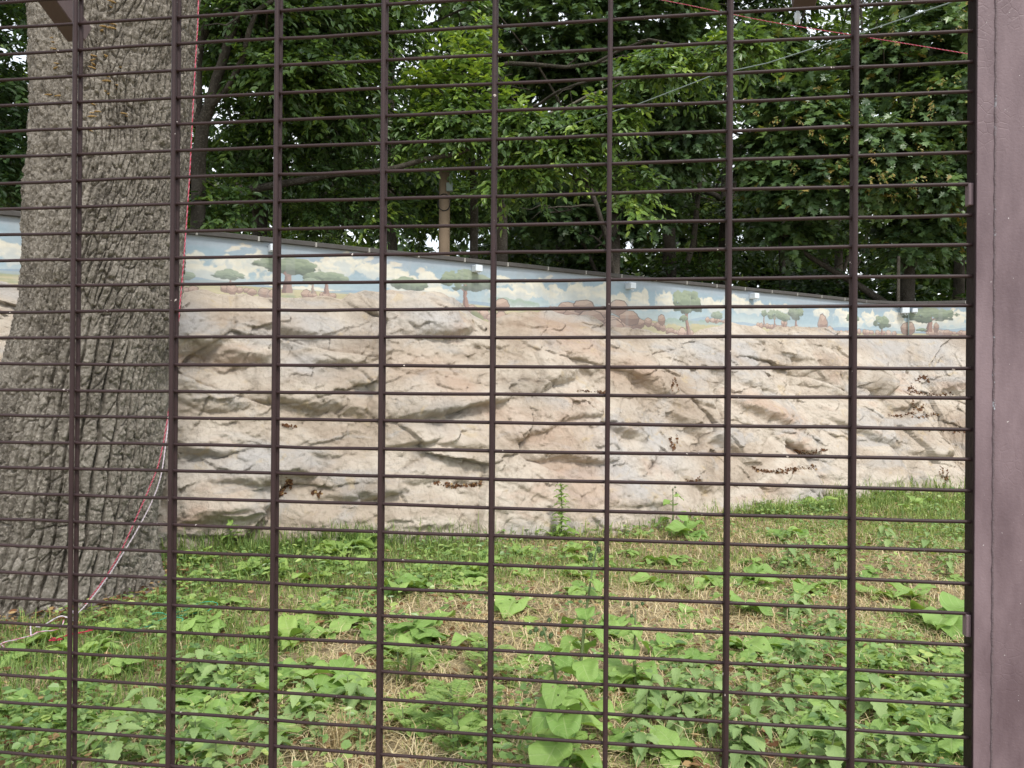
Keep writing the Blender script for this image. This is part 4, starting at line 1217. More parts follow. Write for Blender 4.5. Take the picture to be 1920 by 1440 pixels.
# 4 tree with pale arching twigs and drooping sprays, centre
pb = [at(950, 240, 10.2), at(1000, 222, 10.1), at(1060, 203, 10.0), at(1105, 178, 9.9), at(1150, 164, 9.8), at(1190, 145, 9.7), at(1250, 120, 9.6), at(1300, 102, 9.5), at(1380, 90, 9.4), at(1430, 82, 9.4)]
make_tree('cherry_tree', 'tree with pale arching branch and drooping oval leaves in the middle above the wall', [(*at(940, 560, 11.6)[:2], -.1, .12), (*at(940, 400, 11.6), .1), (*at(930, 250, 11.3), .08), (*at(915, 50, 11.4), .05), (*at(900, -200, 11.5), .03)],
          [B(870, 240, 10.2, .7, .6, .45, 1.0), B(1010, 250, 10.1, .7, .55, .3, 1.0), B(1130, 225, 9.9, .6, .5, .3, .8), B(1050, 300, 10.1, .7, .5, .25, .7), B(960, 340, 10.2, .5, .5, .22, .4), B(1180, 350, 10.0, .35, .3, .45, .35), B(1240, 130, 9.7, .6, .5, .25, .7), B(1380, 95, 9.5, .5, .4, .22, .5), B(780, 250, 10.4, .5, .5, .4, .5), B(830, 40, 11.2, 1.1, .8, .7, .8), B(900, -150, 11.4, 1.6, 1.3, .8, .6)],
          900, .14, 16, .6, OVAL, 'oval_leaf', 'branch', None, 5, [(pb, np.linspace(.024, .008, 10)), ([at(930, 250, 11.3), at(945, 245, 10.8), at(950, 240, 10.2)], [.04, .03, .024])], twigs=2, emat=PALE, droop=.5, var_mu=.58, view_bias=.7)
# 5 big maple in the middle distance
make_tree('maple_tree', 'large dark maple standing behind the middle of the wall', tr(1150, 15.2, 9, .2, .06),
          [B(1010, 70, 14.2, 1.8, 1.2, 1.2, 1.2), B(1120, 150, 14.6, 1.5, 1.2, .9, .9), B(1210, 30, 14.4, 1.5, 1.2, 1.0, 1.0), B(1290, 190, 14.6, .9, .9, .8, .7), B(1060, -180, 14.8, 3.0, 2.2, 1.4, 1.2), B(1250, 290, 15.0, .9, .8, .6, .4), B(900, 130, 14.8, 1.2, 1.2, 1.4, .7), B(1010, 380, 15.3, 1.4, .8, .6, .4), B(1200, 400, 15.6, 1.0, .7, .5, .45), B(1120, 430, 15.8, 1.0, .7, .5, .35)],
          1750, .175, 13, .7, MAPLE, 'maple_leaf', 'branch', None, 8, droop=.2, var_mu=.3, var_sd=.16)
# 6 right-hand maple, broad lit mass
make_tree('maple_tree', 'broad maple with yellow seed bunches filling the view beside the post', tr(1690, 15.8, 9, .2, .07, 1720),
          [B(1500, 220, 14.9, 1.2, .9, 1.1, 1.1), B(1650, 290, 14.7, 1.3, .9, 1.0, 1.2), B(1790, 200, 14.6, 1.2, .9, 1.1, 1.1), B(1430, 110, 15.1, .9, .8, .7, .7), B(1740, 60, 14.9, 1.3, 1.0, .8, .9), B(1550, 350, 14.9, 1.5, .8, .5, .7), B(1760, 350, 14.7, 1.1, .8, .5, .7), B(1640, 130, 15.2, 1.1, .9, .6, .7), B(1900, 120, 14.6, 1.4, 1.2, 1.8, .9), B(1640, -180, 15.3, 3.4, 2.0, 1.3, .9), B(1430, 300, 15.1, .9, .7, .7, .6), B(1480, 430, 15.6, 1.0, .7, .5, .4), B(1720, 440, 15.4, 1.2, .7, .5, .4)],
          2200, .185, 13, .7, MAPLE, 'maple_leaf', 'branch', None, 9, droop=.25, var_mu=.46, var_sd=.2)
mp = [o for o in bpy.data.objects if o.name.startswith('maple_tree')][-1]
V, Fc, va = sprays([B(1500, 240, 14.6, 1.1, .8, .9, 1), B(1650, 310, 14.4, 1.2, .8, .8, 1), B(1790, 220, 14.3, 1.1, .8, .9, 1), B(1740, 60, 14.6, 1.2, .9, .7, .8)], 120, .075, 12, .2, OVAL, view_bias=1.0, droop=1.1, var_mu=.99, var_sd=.02, shell=.9)
sb_ = obj('seed_bunch', mesh_np('seed_bunch', V - np.array(mp.location), Fc, {'var': va}, None, False), M['maple_leaf'], mp); sb_['kind'] = 'stuff'
# 7 dark tree left of the trunk
make_tree('elm_tree', 'dark shaded tree visible left of the huge trunk', tr(-60, 9.2, 7, .16, .06),
          [B(-20, 120, 9.6, 1.0, .9, 1.2, 1.0), B(-40, 310, 9.3, .9, .8, .5, .8), B(-160, 100, 9.4, 1.2, 1.0, 1.4, .8), B(60, -40, 10.5, 1.5, 1.4, .8, .8), B(-30, -250, 9.8, 2.4, 2.4, 1.0, 1.2), B(40, 250, 10.8, .8, .6, 1.2, .8)],
          1300, .13, 16, .6, OVAL, 'oval_leaf', 'branch', None, 5, var_mu=.15, var_sd=.15)
# 8.. woodland behind: every trunk with its own crown
BACK = [(430, 16.5, .13, 'leafy tree filling the gap right of the slim forked elm'), (600, 18, .16, 'woodland tree behind the long bare limb'), (760, 16, .15, 'woodland tree just left of the timber pole'), (930, 19, .18, 'woodland tree right of the timber pole'), (1050, 17.5, .14, 'woodland tree low behind the drooping sprays'),
        (1275, 18, .24, 'woodland tree with a stout dark trunk right of the middle'), (1345, 19.5, .26, 'woodland tree with the thickest dark trunk behind the wall'), (1480, 18.5, .12, 'thin woodland tree left of the broad maple trunk'), (1580, 20, .16, 'woodland tree behind the broad maple'), (1780, 19, .18, 'woodland tree behind the far right end of the wall'), (1950, 17, .2, 'woodland tree hidden mostly by the steel post'), (150, 14, .18, 'woodland tree behind the huge trunk'), (-200, 13, .2, 'woodland tree at the far left beyond the wall')]
for i, (px, Y, r, lab) in enumerate(BACK):
    bl = []
    for q in range(6):
        bl.append(B(px + rng.uniform(-110, 110), rng.uniform(-330, 160), Y + rng.uniform(-.8, 1.6), rng.uniform(1.2, 2.2), rng.uniform(1, 1.6), rng.uniform(.8, 1.3), 1.0))
    for q in range(3):
        bl.append(B(px + rng.uniform(-100, 100), rng.uniform(250, 520), Y + rng.uniform(-.3, 2), rng.uniform(.8, 1.4), rng.uniform(.7, 1.1), rng.uniform(.5, .8), .42))
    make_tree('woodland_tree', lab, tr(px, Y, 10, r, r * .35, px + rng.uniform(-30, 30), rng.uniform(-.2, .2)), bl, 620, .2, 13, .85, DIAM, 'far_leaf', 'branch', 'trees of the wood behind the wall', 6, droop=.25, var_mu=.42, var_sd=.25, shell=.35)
# shrubs of the understory, dark under the trees
for i, (px, Y, lab) in enumerate(((-140, 11.5, 'dark shrub at the far left beyond the wall'), (60, 12.5, 'shrub behind the huge trunk'), (470, 13.0, 'shrub behind the wall beside the slim elm'), (640, 14.2, 'shrub behind the wall under the long bare limb'), (800, 14.5, 'shrub behind the timber pole'), (980, 16.0, 'shrub behind the wall right of the pole'),
                               (1130, 16.6, 'shrub below the large dark maple'), (1290, 17.2, 'shrub between the stout dark trunks'), (1440, 17.0, 'shrub left of the broad maple trunk'), (1580, 17.4, 'shrub below the broad maple'), (1730, 17.0, 'shrub behind the white boxes at the far corner'), (1880, 16.5, 'shrub hidden behind the steel post'))):
    c = at(px, 560, Y)
    root = thing('shrub', (c[0], c[1], 0), lab, 'shrub', 'shrubs behind the wall')
    bl = [(c[0] + rng.uniform(-.9, .9), c[1] + rng.uniform(-.3, .5), rng.uniform(.8, 4.2), rng.uniform(.8, 1.3), .7, rng.uniform(.5, .9), 1) for q in range(8)]
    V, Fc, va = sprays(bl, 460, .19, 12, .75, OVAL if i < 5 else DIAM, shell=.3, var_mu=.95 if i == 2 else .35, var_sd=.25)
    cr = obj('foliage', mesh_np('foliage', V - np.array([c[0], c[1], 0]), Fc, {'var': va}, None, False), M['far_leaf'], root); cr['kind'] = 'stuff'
    sb = MB()
    for q in range(6):
        sb.tube(curve((0, 0, -.05), np.array(bl[q][:3]) - [c[0], c[1], 0], .05, .05), np.linspace(.03, .008, 9), 5, False)
    obj('stem', sb.mesh('stem'), M['branch'], root)
# far wood closing the view
bl = []
for x in np.arange(-30, 38, 2.2):
    for z, w_ in ((.8, 1.4), (2.4, 1.3), (4.2, 1.2), (6.2, 1.2), (8.4, 1.2), (10.8, 1.0), (13.5, .6)):
        bl.append((x + rng.uniform(-1, 1), 27 + rng.uniform(-2, 5), z + rng.uniform(-.5, .5), 2.3, 2.2, 1.3, w_))
V, Fc, va = sprays(bl, 17000, .5, 10, 1.4, DIAM, shell=.2, var_mu=.5, var_sd=.3)
bl = []
for x in np.arange(-46, 56, 3.0):
    for z in (1, 3, 5.5, 8.5, 12):
        bl.append((x, 41 + rng.uniform(-2, 3), z, 2.6, 2.5, 1.6, 1))
V2, F2_, va2 = sprays(bl, 7000, .8, 8, 1.6, DIAM, shell=.15, var_mu=.5, var_sd=.3)
Fc = [np.concatenate([f, g + len(V)]) for f, g in zip(Fc, F2_)]; V = np.concatenate([V, V2]); va = np.concatenate([va, va2])
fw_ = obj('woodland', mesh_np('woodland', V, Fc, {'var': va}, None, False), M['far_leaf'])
tag(fw_, 'mass of distant wood seen through gaps between the trees', 'wood', None, 'stuff')
# crown of the big oak, above the frame
V, Fc, va = sprays([(-3, 6.2, 10.2, 2.8, 2.6, 1.2, 1), (-4.6, 7.2, 9.6, 1.6, 1.6, 1.0, .5)], 420, .16, 12, .7, DIAM, var_mu=.4)
oc = obj('crown', mesh_np('crown', V - OB, Fc, {'var': va}, None, False), M['oval_leaf'], oak); oc['kind'] = 'stuff'
ol = MB()
for i in range(6):
    e = np.array([-3 + rng.uniform(-2.4, 2.4), 6.2 + rng.uniform(-2, 2), 10 + rng.uniform(-.5, .8)])
    ol.tube(curve((-2.95, 6.0, 8.2), e, .05, .06) - OB, np.linspace(.2, .03, 9), 8, False)
obj('limbs', ol.mesh('limbs'), M['bark'], oak)

# timber pole behind the wall, with cable loops; overhead wire
pt = at(834, 318, 10.35); pbase = np.array([pt[0], pt[1], 0])
pole = thing('timber_pole', pbase, 'pale brown round timber pole with a black cable loop behind the wall', 'pole')
obj('pole_shaft', MB().tube([(0, 0, 0), (0, 0, 1.5), (0.0, 0, 3), (0, 0, pt[2])], [.088, .082, .078, .075], 20).mesh('pole_shaft'), M['timber'], pole)
lz = at(834, 384, 10.35)[2]
obj('cable_loop', MB().tube([(.083 * math.cos(a), -.082 - .008 * math.sin(a * 2), lz + .1 * math.sin(a) + (0.03 if a > 6.3 else 0)) for a in np.linspace(2.7, 8.6, 30)], .007, 6).mesh('cable_loop'), M['cable'], pole)
bz = at(846, 350, 10.25)[2]
obj('junction_box', MB().box((.075, -.07, bz), (.045, 0, 0), (0, .03, 0), (0, 0, .06), .006).mesh('junction_box', False), M['wire'], pole)
wpts = [at(838, 322, 10.3), at(960, 272, 9.9), at(1060, 236, 9.6), at(1200, 194, 9.1), at(1340, 140, 8.6), at(1440, 118, 8.2), at(1620, 60, 7.6), at(1790, 2, 7), at(2000, -75, 6.4)]
tag(obj('overhead_cable', MB().tube(wpts, .006, 6).mesh('overhead_cable'), M['wire']), 'thin grey cable rising from the timber pole to the upper right', 'cable')

# ------------------------------------------------------------------ ropes
def resample(pts, n):
    pts = np.asarray(pts, float)
    # Catmull-Rom
    P = np.vstack([2 * pts[0] - pts[1], pts, 2 * pts[-1] - pts[-2]])
    out = []
    m = len(pts) - 1
    for f in np.linspace(0, m - 1e-6, n):
        i = int(f); t = f - i
        p0, p1, p2, p3 = P[i:i + 4]
        out.append(0.5 * ((2 * p1) + (p2 - p0) * t + (2 * p0 - 5 * p1 + 4 * p2 - p3) * t * t + (3 * p1 - p0 - 3 * p2 + p3) * t ** 3))
    return np.array(out)

def rope(name, label, pts, rad, m1, m2, pitch=.07, group=None):
    pts = np.asarray(pts, float)
    L_ = np.linalg.norm(np.diff(pts, axis=0), axis=1).sum()
    n = int(L_ / pitch * 9)
    c = resample(pts, n)
    base = c[-1].copy()
    root = thing(name, base, label, 'rope', group)
    tan = np.gradient(c, axis=0); tan /= np.linalg.norm(tan, axis=1)[:, None] + 1e-9
    ref = np.array([0.3, 0.9, 0.2]); u = np.cross(tan, ref); u /= np.linalg.norm(u, axis=1)[:, None]; w = np.cross(tan, u)
    ph = np.arange(n) / 9 * 2 * np.pi
    for k, m in enumerate((m1, m2)):
        a = ph + k * np.pi
        p = c + rad * .55 * (np.cos(a)[:, None] * u + np.sin(a)[:, None] * w)
        obj('strand', MB().tube(p - base, rad * .62, 5).mesh('strand'), M[m], root)
    return root
def tz(px, py, up=0.015):
    h = trunk_hit(px, py)
    return h[0] - np.array([0, 0.05, 0]) if h else at(px, py, 5.15)
rope('red_rope', 'red and white rope hanging down the right side of the huge trunk', [at(374, -250, 5.8), at(372, 0, 5.6), at(368, 90, 5.55), at(362, 200, 5.5), at(356, 320, 5.46), at(348, 440, 5.42), at(341, 530, 5.38), at(330, 650, 5.34), at(317, 765, 5.28), at(300, 860, 5.22), at(280, 915, 5.19), at(258, 965, 5.16), at(226, 1035, 5.12), at(196, 1085, 5.1), at(160, 1133, 5.06)], .0042, 'rope_red', 'rope_pink', .05)
rope('white_rope', 'white rope slanting across the right edge of the trunk base', [at(322, 660, 5.34), at(318, 765, 5.28), at(311, 830, 5.24), at(302, 890, 5.2), at(287, 935, 5.18), at(262, 985, 5.15), at(226, 1045, 5.11), at(196, 1090, 5.09), at(165, 1130, 5.05), at(135, 1160, 5.0)], .0038, 'rope_white', 'rope_white', .05)
rope('red_rope', 'thin red rope sloping down across the upper right corner', [at(900, -62, 5.6), at(1235, -1, 5.0), at(1340, 20, 4.8), at(1450, 42, 4.6), at(1600, 66, 4.3), at(1700, 82, 4.1), at(1815, 101, 3.9), at(2050, 140, 3.5)], .0022, 'rope_red', 'rope_pink', .04)
# tangle on the ground by the trunk
for i, (a, b, m, lab) in enumerate((((130, 1166), (40, 1205), 'rope_white', 'white rope end lying in the grass left of the trunk base'), ((120, 1180), (-20, 1230), 'rope_pink', 'pink rope lying in the grass at the left edge'), ((165, 1198), (70, 1205), 'rope_red', 'short red rope end lying in front of the trunk base'))):
    p0, p1 = onz(*a), onz(*b)
    pts = [p0 + np.array([0, 0, .12 if i == 0 else .06])]
    for f in np.linspace(.2, 1, 6):
        p = p0 + (p1 - p0) * f + rng.normal(size=3) * [.04, .05, 0]
        p[2] = ground_z(p[0], p[1]) + .06 + rng.uniform(0, .04)
        pts.append(p)
    rope('rope_end', lab, pts, .004, m, 'rope_white' if m != 'rope_red' else 'rope_red', .06, 'rope ends by the trunk')
for (px, py, lab) in ((275, 1185, 'green twine tangled in the straw in front of the trunk'), (345, 1158, 'green twine loop in the grass right of the trunk')):
    p0 = onz(px, py)
    pts = [p0 + np.array([.16 * math.cos(a) * (1 + .4 * math.sin(3 * a)), .14 * math.sin(a * 1.3), .05 + .03 * math.sin(2.2 * a) + float(ground_z(p0[0], p0[1]))]) for a in np.linspace(0, 5.2, 12)]
    tag(obj('green_twine', MB().tube(resample(pts, 50), .0028, 5).mesh('green_twine'), M['twine']), lab, 'twine', 'green twine by the trunk')

# ------------------------------------------------------------------ ground vegetation
def g_at(px, py):
    p = onz(px, py)
    for _ in range(3):
        p = onz(px, py, float(ground_z(p[0], p[1])) - 0.02)
    return p
DRY = [(850, 1190, 1.0, .5), (1230, 1130, 1.2, .5), (1500, 990, 1.5, .6), (450, 1330, .7, .35), (640, 1390, .5, .3), (250, 1170, .5, .3), (1000, 1160, .8, .4), (520, 1110, .5, .3), (1250, 1250, .6, .3), (700, 1200, .6, .3), (1000, 1050, .9, .4), (900, 1300, .4, .25), (1800, 1060, .9, .4), (1150, 1290, .4, .25), (560, 1360, .4, .3)]
LUSH = [(150, 1260, .9, .6), (420, 1250, .7, .4), (560, 1040, 1.6, .6), (820, 1040, 1.2, .45), (1650, 950, 1.6, .5), (1700, 1020, 1.2, .4), (360, 1080, .7, .4), (1100, 1100, .6, .3), (60, 1200, .8, .4)]
def dryness(x, y):
    d = 0.34 * fbm(x * .9, y * .9, 3, 201) + 0.2 * noise(x * 5, y * 5, None, 205) + 0.03
    for px, py, rx, ry in DRY:
        p = onz(px, py); k = p[1] / 5
        d = d + .85 * np.exp(-((x - p[0]) / (rx * k)) ** 2 - ((y - p[1]) / (ry * 2 * k)) ** 2)
    for px, py, rx, ry in LUSH:
        p = onz(px, py); k = p[1] / 5
        d = d - .8 * np.exp(-((x - p[0]) / (rx * k)) ** 2 - ((y - p[1]) / (ry * 2 * k)) ** 2)
    return d

def scatter(n, ymin=2.0, ymax=13.0, pw=1.0, pad=.0):
    y = ymin + (ymax - ymin) * rng.random(n) ** pw
    x = (rng.random(n) * 2 - 1) * (0.78 * y + 1.0) + 0.0
    ok = ~in_rock(x, y, -0.18 + pad) & (((x + 3.53) ** 2 + (y - 5.86) ** 2) > .82 ** 2) & (x > -7) & (x < 10)
    return x[ok], y[ok]

BLADE = (np.array([(0, .5, 0), (0, -.5, 0), (.5, .42, .16), (.5, -.42, .16), (1, 0, .0)], float), [np.array([(0, 1, 3, 2)]), np.array([(2, 3, 4)])])
def blades(x, y, h, wid, lean, var, z0=-.012):
    n = len(x)
    a = rng.uniform(0, 2 * np.pi, n)
    side = np.stack([-np.sin(a), np.cos(a), 0 * a], -1)
    lv = np.stack([np.cos(a), np.sin(a), 0 * a], -1) * lean[:, None]
    upv = np.array([0, 0, 1.0]) * np.sqrt(np.clip(1 - lean ** 2, .02, 1))[:, None]
    base = np.stack([x, y, ground_z(x, y) - .02 + z0], -1)
    mid = base + (upv * .62 + lv * .32) * h[:, None]
    tip = base + (upv * (1 - .35 * lean[:, None]) + lv) * h[:, None]
    w = (wid * .5)[:, None] * side
    V = np.stack([base + w, base - w, mid + w * .85, mid - w * .85, tip], 1)
    k = (np.arange(n) * 5)[:, None]
    return V.reshape(-1, 3), [k + np.array([[0, 1, 3, 2]]), k + np.array([[2, 3, 4]])], np.repeat(var, 5)

x, y = scatter(230000, pw=1.15)
d = dryness(x, y)
keep = rng.random(len(x)) > sstep(.15, .85, d) * .8 + .12
x, y, d = x[keep], y[keep], d[keep]
h = rng.uniform(.045, .13, len(x)) * (1 + 1.1 * in_rock(x, y, .28)) * (1 + .5 * (d < -.2)) * np.interp(y, [2, 6], [.75, 1.0])
V, Fc, va = blades(x, y, h, np.interp(y, [2, 5, 12], [.0045, .0062, .0095]) * rng.uniform(.7, 1.3, len(x)), rng.uniform(.2, .95, len(x)), np.clip(rng.normal(.5, .25, len(x)) + .15 * d, 0, 1))
gr = obj('grass', mesh_np('grass', V, Fc, {'var': va}, None, False), M['grass'])
tag(gr, 'short green grass growing over the enclosure floor', 'grass', None, 'stuff')
cx_, cy_, ch_ = [], [], []
for px, py, n_, hh_ in ((560, 1012, 420, .26), (620, 1005, 520, .34), (690, 1003, 300, .24), (480, 1020, 260, .2), (1450, 948, 300, .24), (1530, 940, 260, .22), (1650, 925, 220, .2), (820, 1010, 200, .16), (355, 1030, 120, .16)):
    p_ = g_at(px, py + 20)
    cx_.append(p_[0] + rng.normal(0, .16, n_)); cy_.append(p_[1] + rng.normal(0, .08, n_)); ch_.append(hh_ * rng.uniform(.5, 1.1, n_))
cx_, cy_, ch_ = np.concatenate(cx_), np.concatenate(cy_), np.concatenate(ch_)
V, Fc, va = blades(cx_, cy_, ch_, np.full(len(cx_), .011), rng.uniform(.1, .8, len(cx_)), np.clip(rng.normal(.35, .25, len(cx_)), 0, 1))
tag(obj('tall_grass', mesh_np('tall_grass', V, Fc, {'var': va}, None, False), M['grass']), 'taller green grass in clumps against the foot of the rock', 'grass', None, 'stuff')
x, y = scatter(130000, pw=1.1)
d = dryness(x, y)
keep = rng.random(len(x)) < sstep(-.1, .7, d) * .95 + .08
x, y, d = x[keep], y[keep], d[keep]
V, Fc, va = blades(x, y, rng.uniform(.06, .2, len(x)), np.interp(y, [2, 5, 12], [.0036, .005, .008]) * rng.uniform(.7, 1.3, len(x)), np.clip(rng.normal(.93, .07, len(x)), .5, .99), np.clip(rng.normal(.5, .25, len(x)), 0, 1), z0=.012)
tag(obj('dry_grass', mesh_np('dry_grass', V, Fc, {'var': va}, None, False), M['straw']), 'dry straw-coloured grass lying in patches on the ground', 'dry grass', None, 'stuff')

# low broad-leaved cover
RND = (np.array([(0, 0, 0), (.2, .36, .05), (.62, .42, .03), (1, 0, -.06), (.62, -.42, .03), (.2, -.36, .05)], float), [np.array([(0, 3, 2, 1), (0, 5, 4, 3)])])
x, y = scatter(60000, 2.0, 11.5, 1.2)
d = dryness(x, y)
cl = fbm(x * 1.7, y * 1.7, 3, 230) + .06 + .2 * (x > 1.2) * (y < 4.6) - .25 * (x < -.9) * (y < 5) - .05
keep = (cl > .05) & (rng.random(len(x)) < .95 - .55 * sstep(.2, .8, d))
x, y = x[keep], y[keep]
n = len(x)
a = rng.uniform(0, 2 * np.pi, n)
pos = np.stack([x, y, ground_z(x, y) + rng.uniform(.0, .11, n)], -1)
dirs = np.stack([np.cos(a), np.sin(a), rng.uniform(-.35, .3, n)], -1)
nr = np.stack([rng.normal(0, .4, n), rng.normal(-.15, .4, n), np.ones(n)], -1)
sz_ = rng.uniform(.018, .055, n); vr_ = np.clip(rng.normal(.45, .24, n) + .15 * noise(x * 2.2, y * 2.2, None, 233), 0, 1)
m_ = rng.random(n) < .45
V, Fc, va = put_leaves(pos[m_], dirs[m_], nr[m_], sz_[m_], vr_[m_], RND)
V2, F2_, va2 = put_leaves(pos[~m_], dirs[~m_], nr[~m_], sz_[~m_] * 1.3, vr_[~m_], OVAL)
Fc = Fc + [f + len(V) for f in F2_]; V = np.concatenate([V, V2]); va = np.concatenate([va, va2])
tag(obj('ground_cover', mesh_np('ground_cover', V, Fc, {'var': va}, None, False), M['cover']), 'low broad-leaved weeds covering patches of the ground', 'ground cover', None, 'stuff')
x, y = scatter(9000, 2.0, 11.5, 1.2)
n = len(x)
a = rng.uniform(0, 2 * np.pi, n)
V, Fc, va = put_leaves(np.stack([x, y, ground_z(x, y) + rng.uniform(-.005, .03, n)], -1), np.stack([np.cos(a), np.sin(a), rng.uniform(-.2, .2, n)], -1), np.stack([rng.normal(0, .3, n), rng.normal(0, .3, n), np.ones(n)], -1), rng.uniform(.02, .055, n), np.clip(rng.normal(.6, .3, n), 0, 1), RND)
tag(obj('leaf_litter', mesh_np('leaf_litter', V, Fc, {'var': va}, None, False), M['litter']), 'brown fallen leaves scattered on the ground', 'leaf litter', None, 'stuff')

n = 900
a = rng.uniform(0, 6.28, n); rr = .66 + np.abs(rng.normal(0, .22, n))
x, y = -3.53 + rr * np.cos(a), 5.86 + rr * np.sin(a)
b = rng.uniform(0, 6.28, n)
V, Fc, va = put_leaves(np.stack([x, y, ground_z(x, y) + rng.uniform(.0, .05, n)], -1), np.stack([np.cos(b), np.sin(b), rng.uniform(-.2, .25, n)], -1), np.stack([rng.normal(0, .4, n), rng.normal(0, .4, n), np.ones(n)], -1), rng.uniform(.03, .09, n), np.clip(rng.normal(.7, .25, n), 0, 1), OVAL)
tag(obj('bark_litter', mesh_np('bark_litter', V, Fc, {'var': va}, None, False), M['litter']), 'bark scraps and dead leaves around the foot of the trunk', 'bark litter', None, 'stuff')
# dead leaves caught on the rock ledges
LIT = [(535, 915, 12, 20), (595, 925, 8, 5), (860, 908, 44, 7), (1265, 722, 6, 14), (1262, 830, 8, 16), (1300, 900, 12, 5), (1520, 846, 32, 7), (1470, 880, 60, 9), (1730, 712, 14, 9), (1712, 732, 10, 12), (1745, 738, 40, 6), (1720, 762, 12, 14), (1690, 778, 26, 5), (1735, 780, 26, 5), (1775, 808, 34, 4), (1770, 890, 7, 20), (545, 800, 12, 3), (1110, 735, 26, 3)]
pos, nrm = [], []
for px, py, rx, ry in LIT:
    for i in range(int(12 + rx * ry * .3)):
        u_ = rng.random()
        hh = rock_hit(px + rx * (2 * u_ - 1), py + rng.normal(0, ry * .22) + ry * .5 * math.sin(px + 5 * u_))
        if hh:
            pos.append(hh[0] + hh[1] * .008); nrm.append(hh[1])
pos, nrm = np.array(pos), np.array(nrm)
n = len(pos)
tg = np.cross(nrm, rng.normal(size=(n, 3)))
V, Fc, va = put_leaves(pos, tg, nrm + .5 * rng.normal(size=(n, 3)), rng.uniform(.014, .042, n), np.clip(rng.normal(.35, .28, n), 0, 1), RND)
tag(obj('ledge_litter', mesh_np('ledge_litter', V, Fc, {'var': va}, None, False), M['litter']), 'brown dead leaves caught in the cracks and ledges of the rock', 'leaf litter', None, 'stuff')

# ---- leaf meshes for the single plants
def big_leaf(name, mat, wfun, nu=11, nv=7, fold=.12, droop=.3, wave=.04, back=0.0, stalk=.5, stalk_r=.02, serr=0.0, seed=0, holes=0.0):
    """leaf of length 1 lying along +x from the end of its stalk; stalk starts at the origin"""
    r = np.random.default_rng(seed)
    u = np.linspace(0, 1, nu); v = np.linspace(-1, 1, nv)
    Uu, Vv = np.meshgrid(u, v, indexing='ij')
    w = wfun(Uu)
    if serr:
        tooth = np.where(np.arange(nu) % 2 == 0, 1.0, 1 - serr)[:, None]
        w = w * np.where(np.abs(Vv) > .99, tooth, 1)
    X = Uu - back * np.abs(Vv) ** 1.5 * np.clip(1 - Uu * 3.2, 0, 1)
    Y = Vv * w
    Zz = fold * np.abs(Y) * 1.2 - droop * Uu ** 2 + wave * np.sin(Uu * 9 + 3 * Vv + seed) * np.abs(Vv) + wave * .5 * np.sin(Vv * 5 + seed * 2) * Uu
    sx, sz = stalk * .55, stalk * .85
    verts = np.stack([X + sx, Y, Zz + sz], -1).reshape(-1, 3)
    idx = np.arange(nu * nv).reshape(nu, nv)
    q = np.stack([idx[:-1, :-1], idx[1:, :-1], idx[1:, 1:], idx[:-1, 1:]], -1).reshape(-1, 4)
    uv = np.stack([Uu, Vv * .5 + .5], -1).reshape(-1, 2)
    if holes:
        qi = np.arange(len(q)); inner = (qi % (nv - 1) > 0) & (qi % (nv - 1) < nv - 2)
        q = q[~(inner & (r.random(len(q)) < holes))]
    fs = [q]
    if stalk:
        p = np.array([(0, 0, 0), (sx * .25, 0, sz * .5), (sx * .6, 0, sz * .85), (sx + .02, 0, sz)])
        mb = MB().tube(p, [stalk_r, stalk_r * .9, stalk_r * .75, stalk_r * .5], 5, False)
        fs.append(np.concatenate(mb.f[4]) + len(verts))
        verts = np.concatenate([verts, mb.v[0]])
        uv = np.concatenate([uv, np.tile([[.3, .5]], (len(mb.v[0]), 1))])
    me = mesh_np(name, verts, fs, None, uv, True)
    me.materials.append(M[mat])
    return me
heart = lambda u: .47 * np.sin(np.pi * np.clip(u, 0, 1) ** .62) ** .75 * (1 - .12 * u) + .02
lance = lambda u: .24 * np.sin(np.pi * u ** .8) ** .8 + .015
ovate = lambda u: .31 * np.sin(np.pi * u ** .62) ** .9 + .008
BUR = [big_leaf('burdock_leaf', 'burdock', heart, 19, 13, .24, d_, .09, .2, st, .022, seed=i, holes=(0, .03, 0, .05)[i]) for i, (d_, st) in enumerate(((.22, .5), (.4, .35), (.12, .6), (.55, .45)))]
DOK = [big_leaf('dock_leaf', 'dock', lance, 20, 9, .2, d_, .07, .02, .18, .018, seed=10 + i, holes=(0, .06, .02)[i]) for i, d_ in enumerate((.3, .5, .15))]
NET = [big_leaf('nettle_leaf', 'nettle', ovate, 15, 5, .25, d_, .02, .05, .16, .012, serr=.22, seed=20 + i) for i, d_ in enumerate((.25, .45))]
jag = lambda u: (.2 * np.sin(np.pi * u ** 1.3) ** .8 + .012) * (1 + .5 * np.sin(u * 38))
rnd_ = lambda u: .5 * np.sin(np.pi * np.clip(u, 0, 1) ** .75) ** .6 + .01
JAG = [big_leaf('thistle_leaf', 'dock', jag, 26, 5, .2, d_, .05, .0, .1, .016, seed=30 + i) for i, d_ in enumerate((.3, .6))]
MAL = [big_leaf('mallow_leaf', 'burdock', rnd_, 12, 9, -.1, d_, .06, .3, .9, .02, seed=40 + i) for i, d_ in enumerate((.2, .4))]
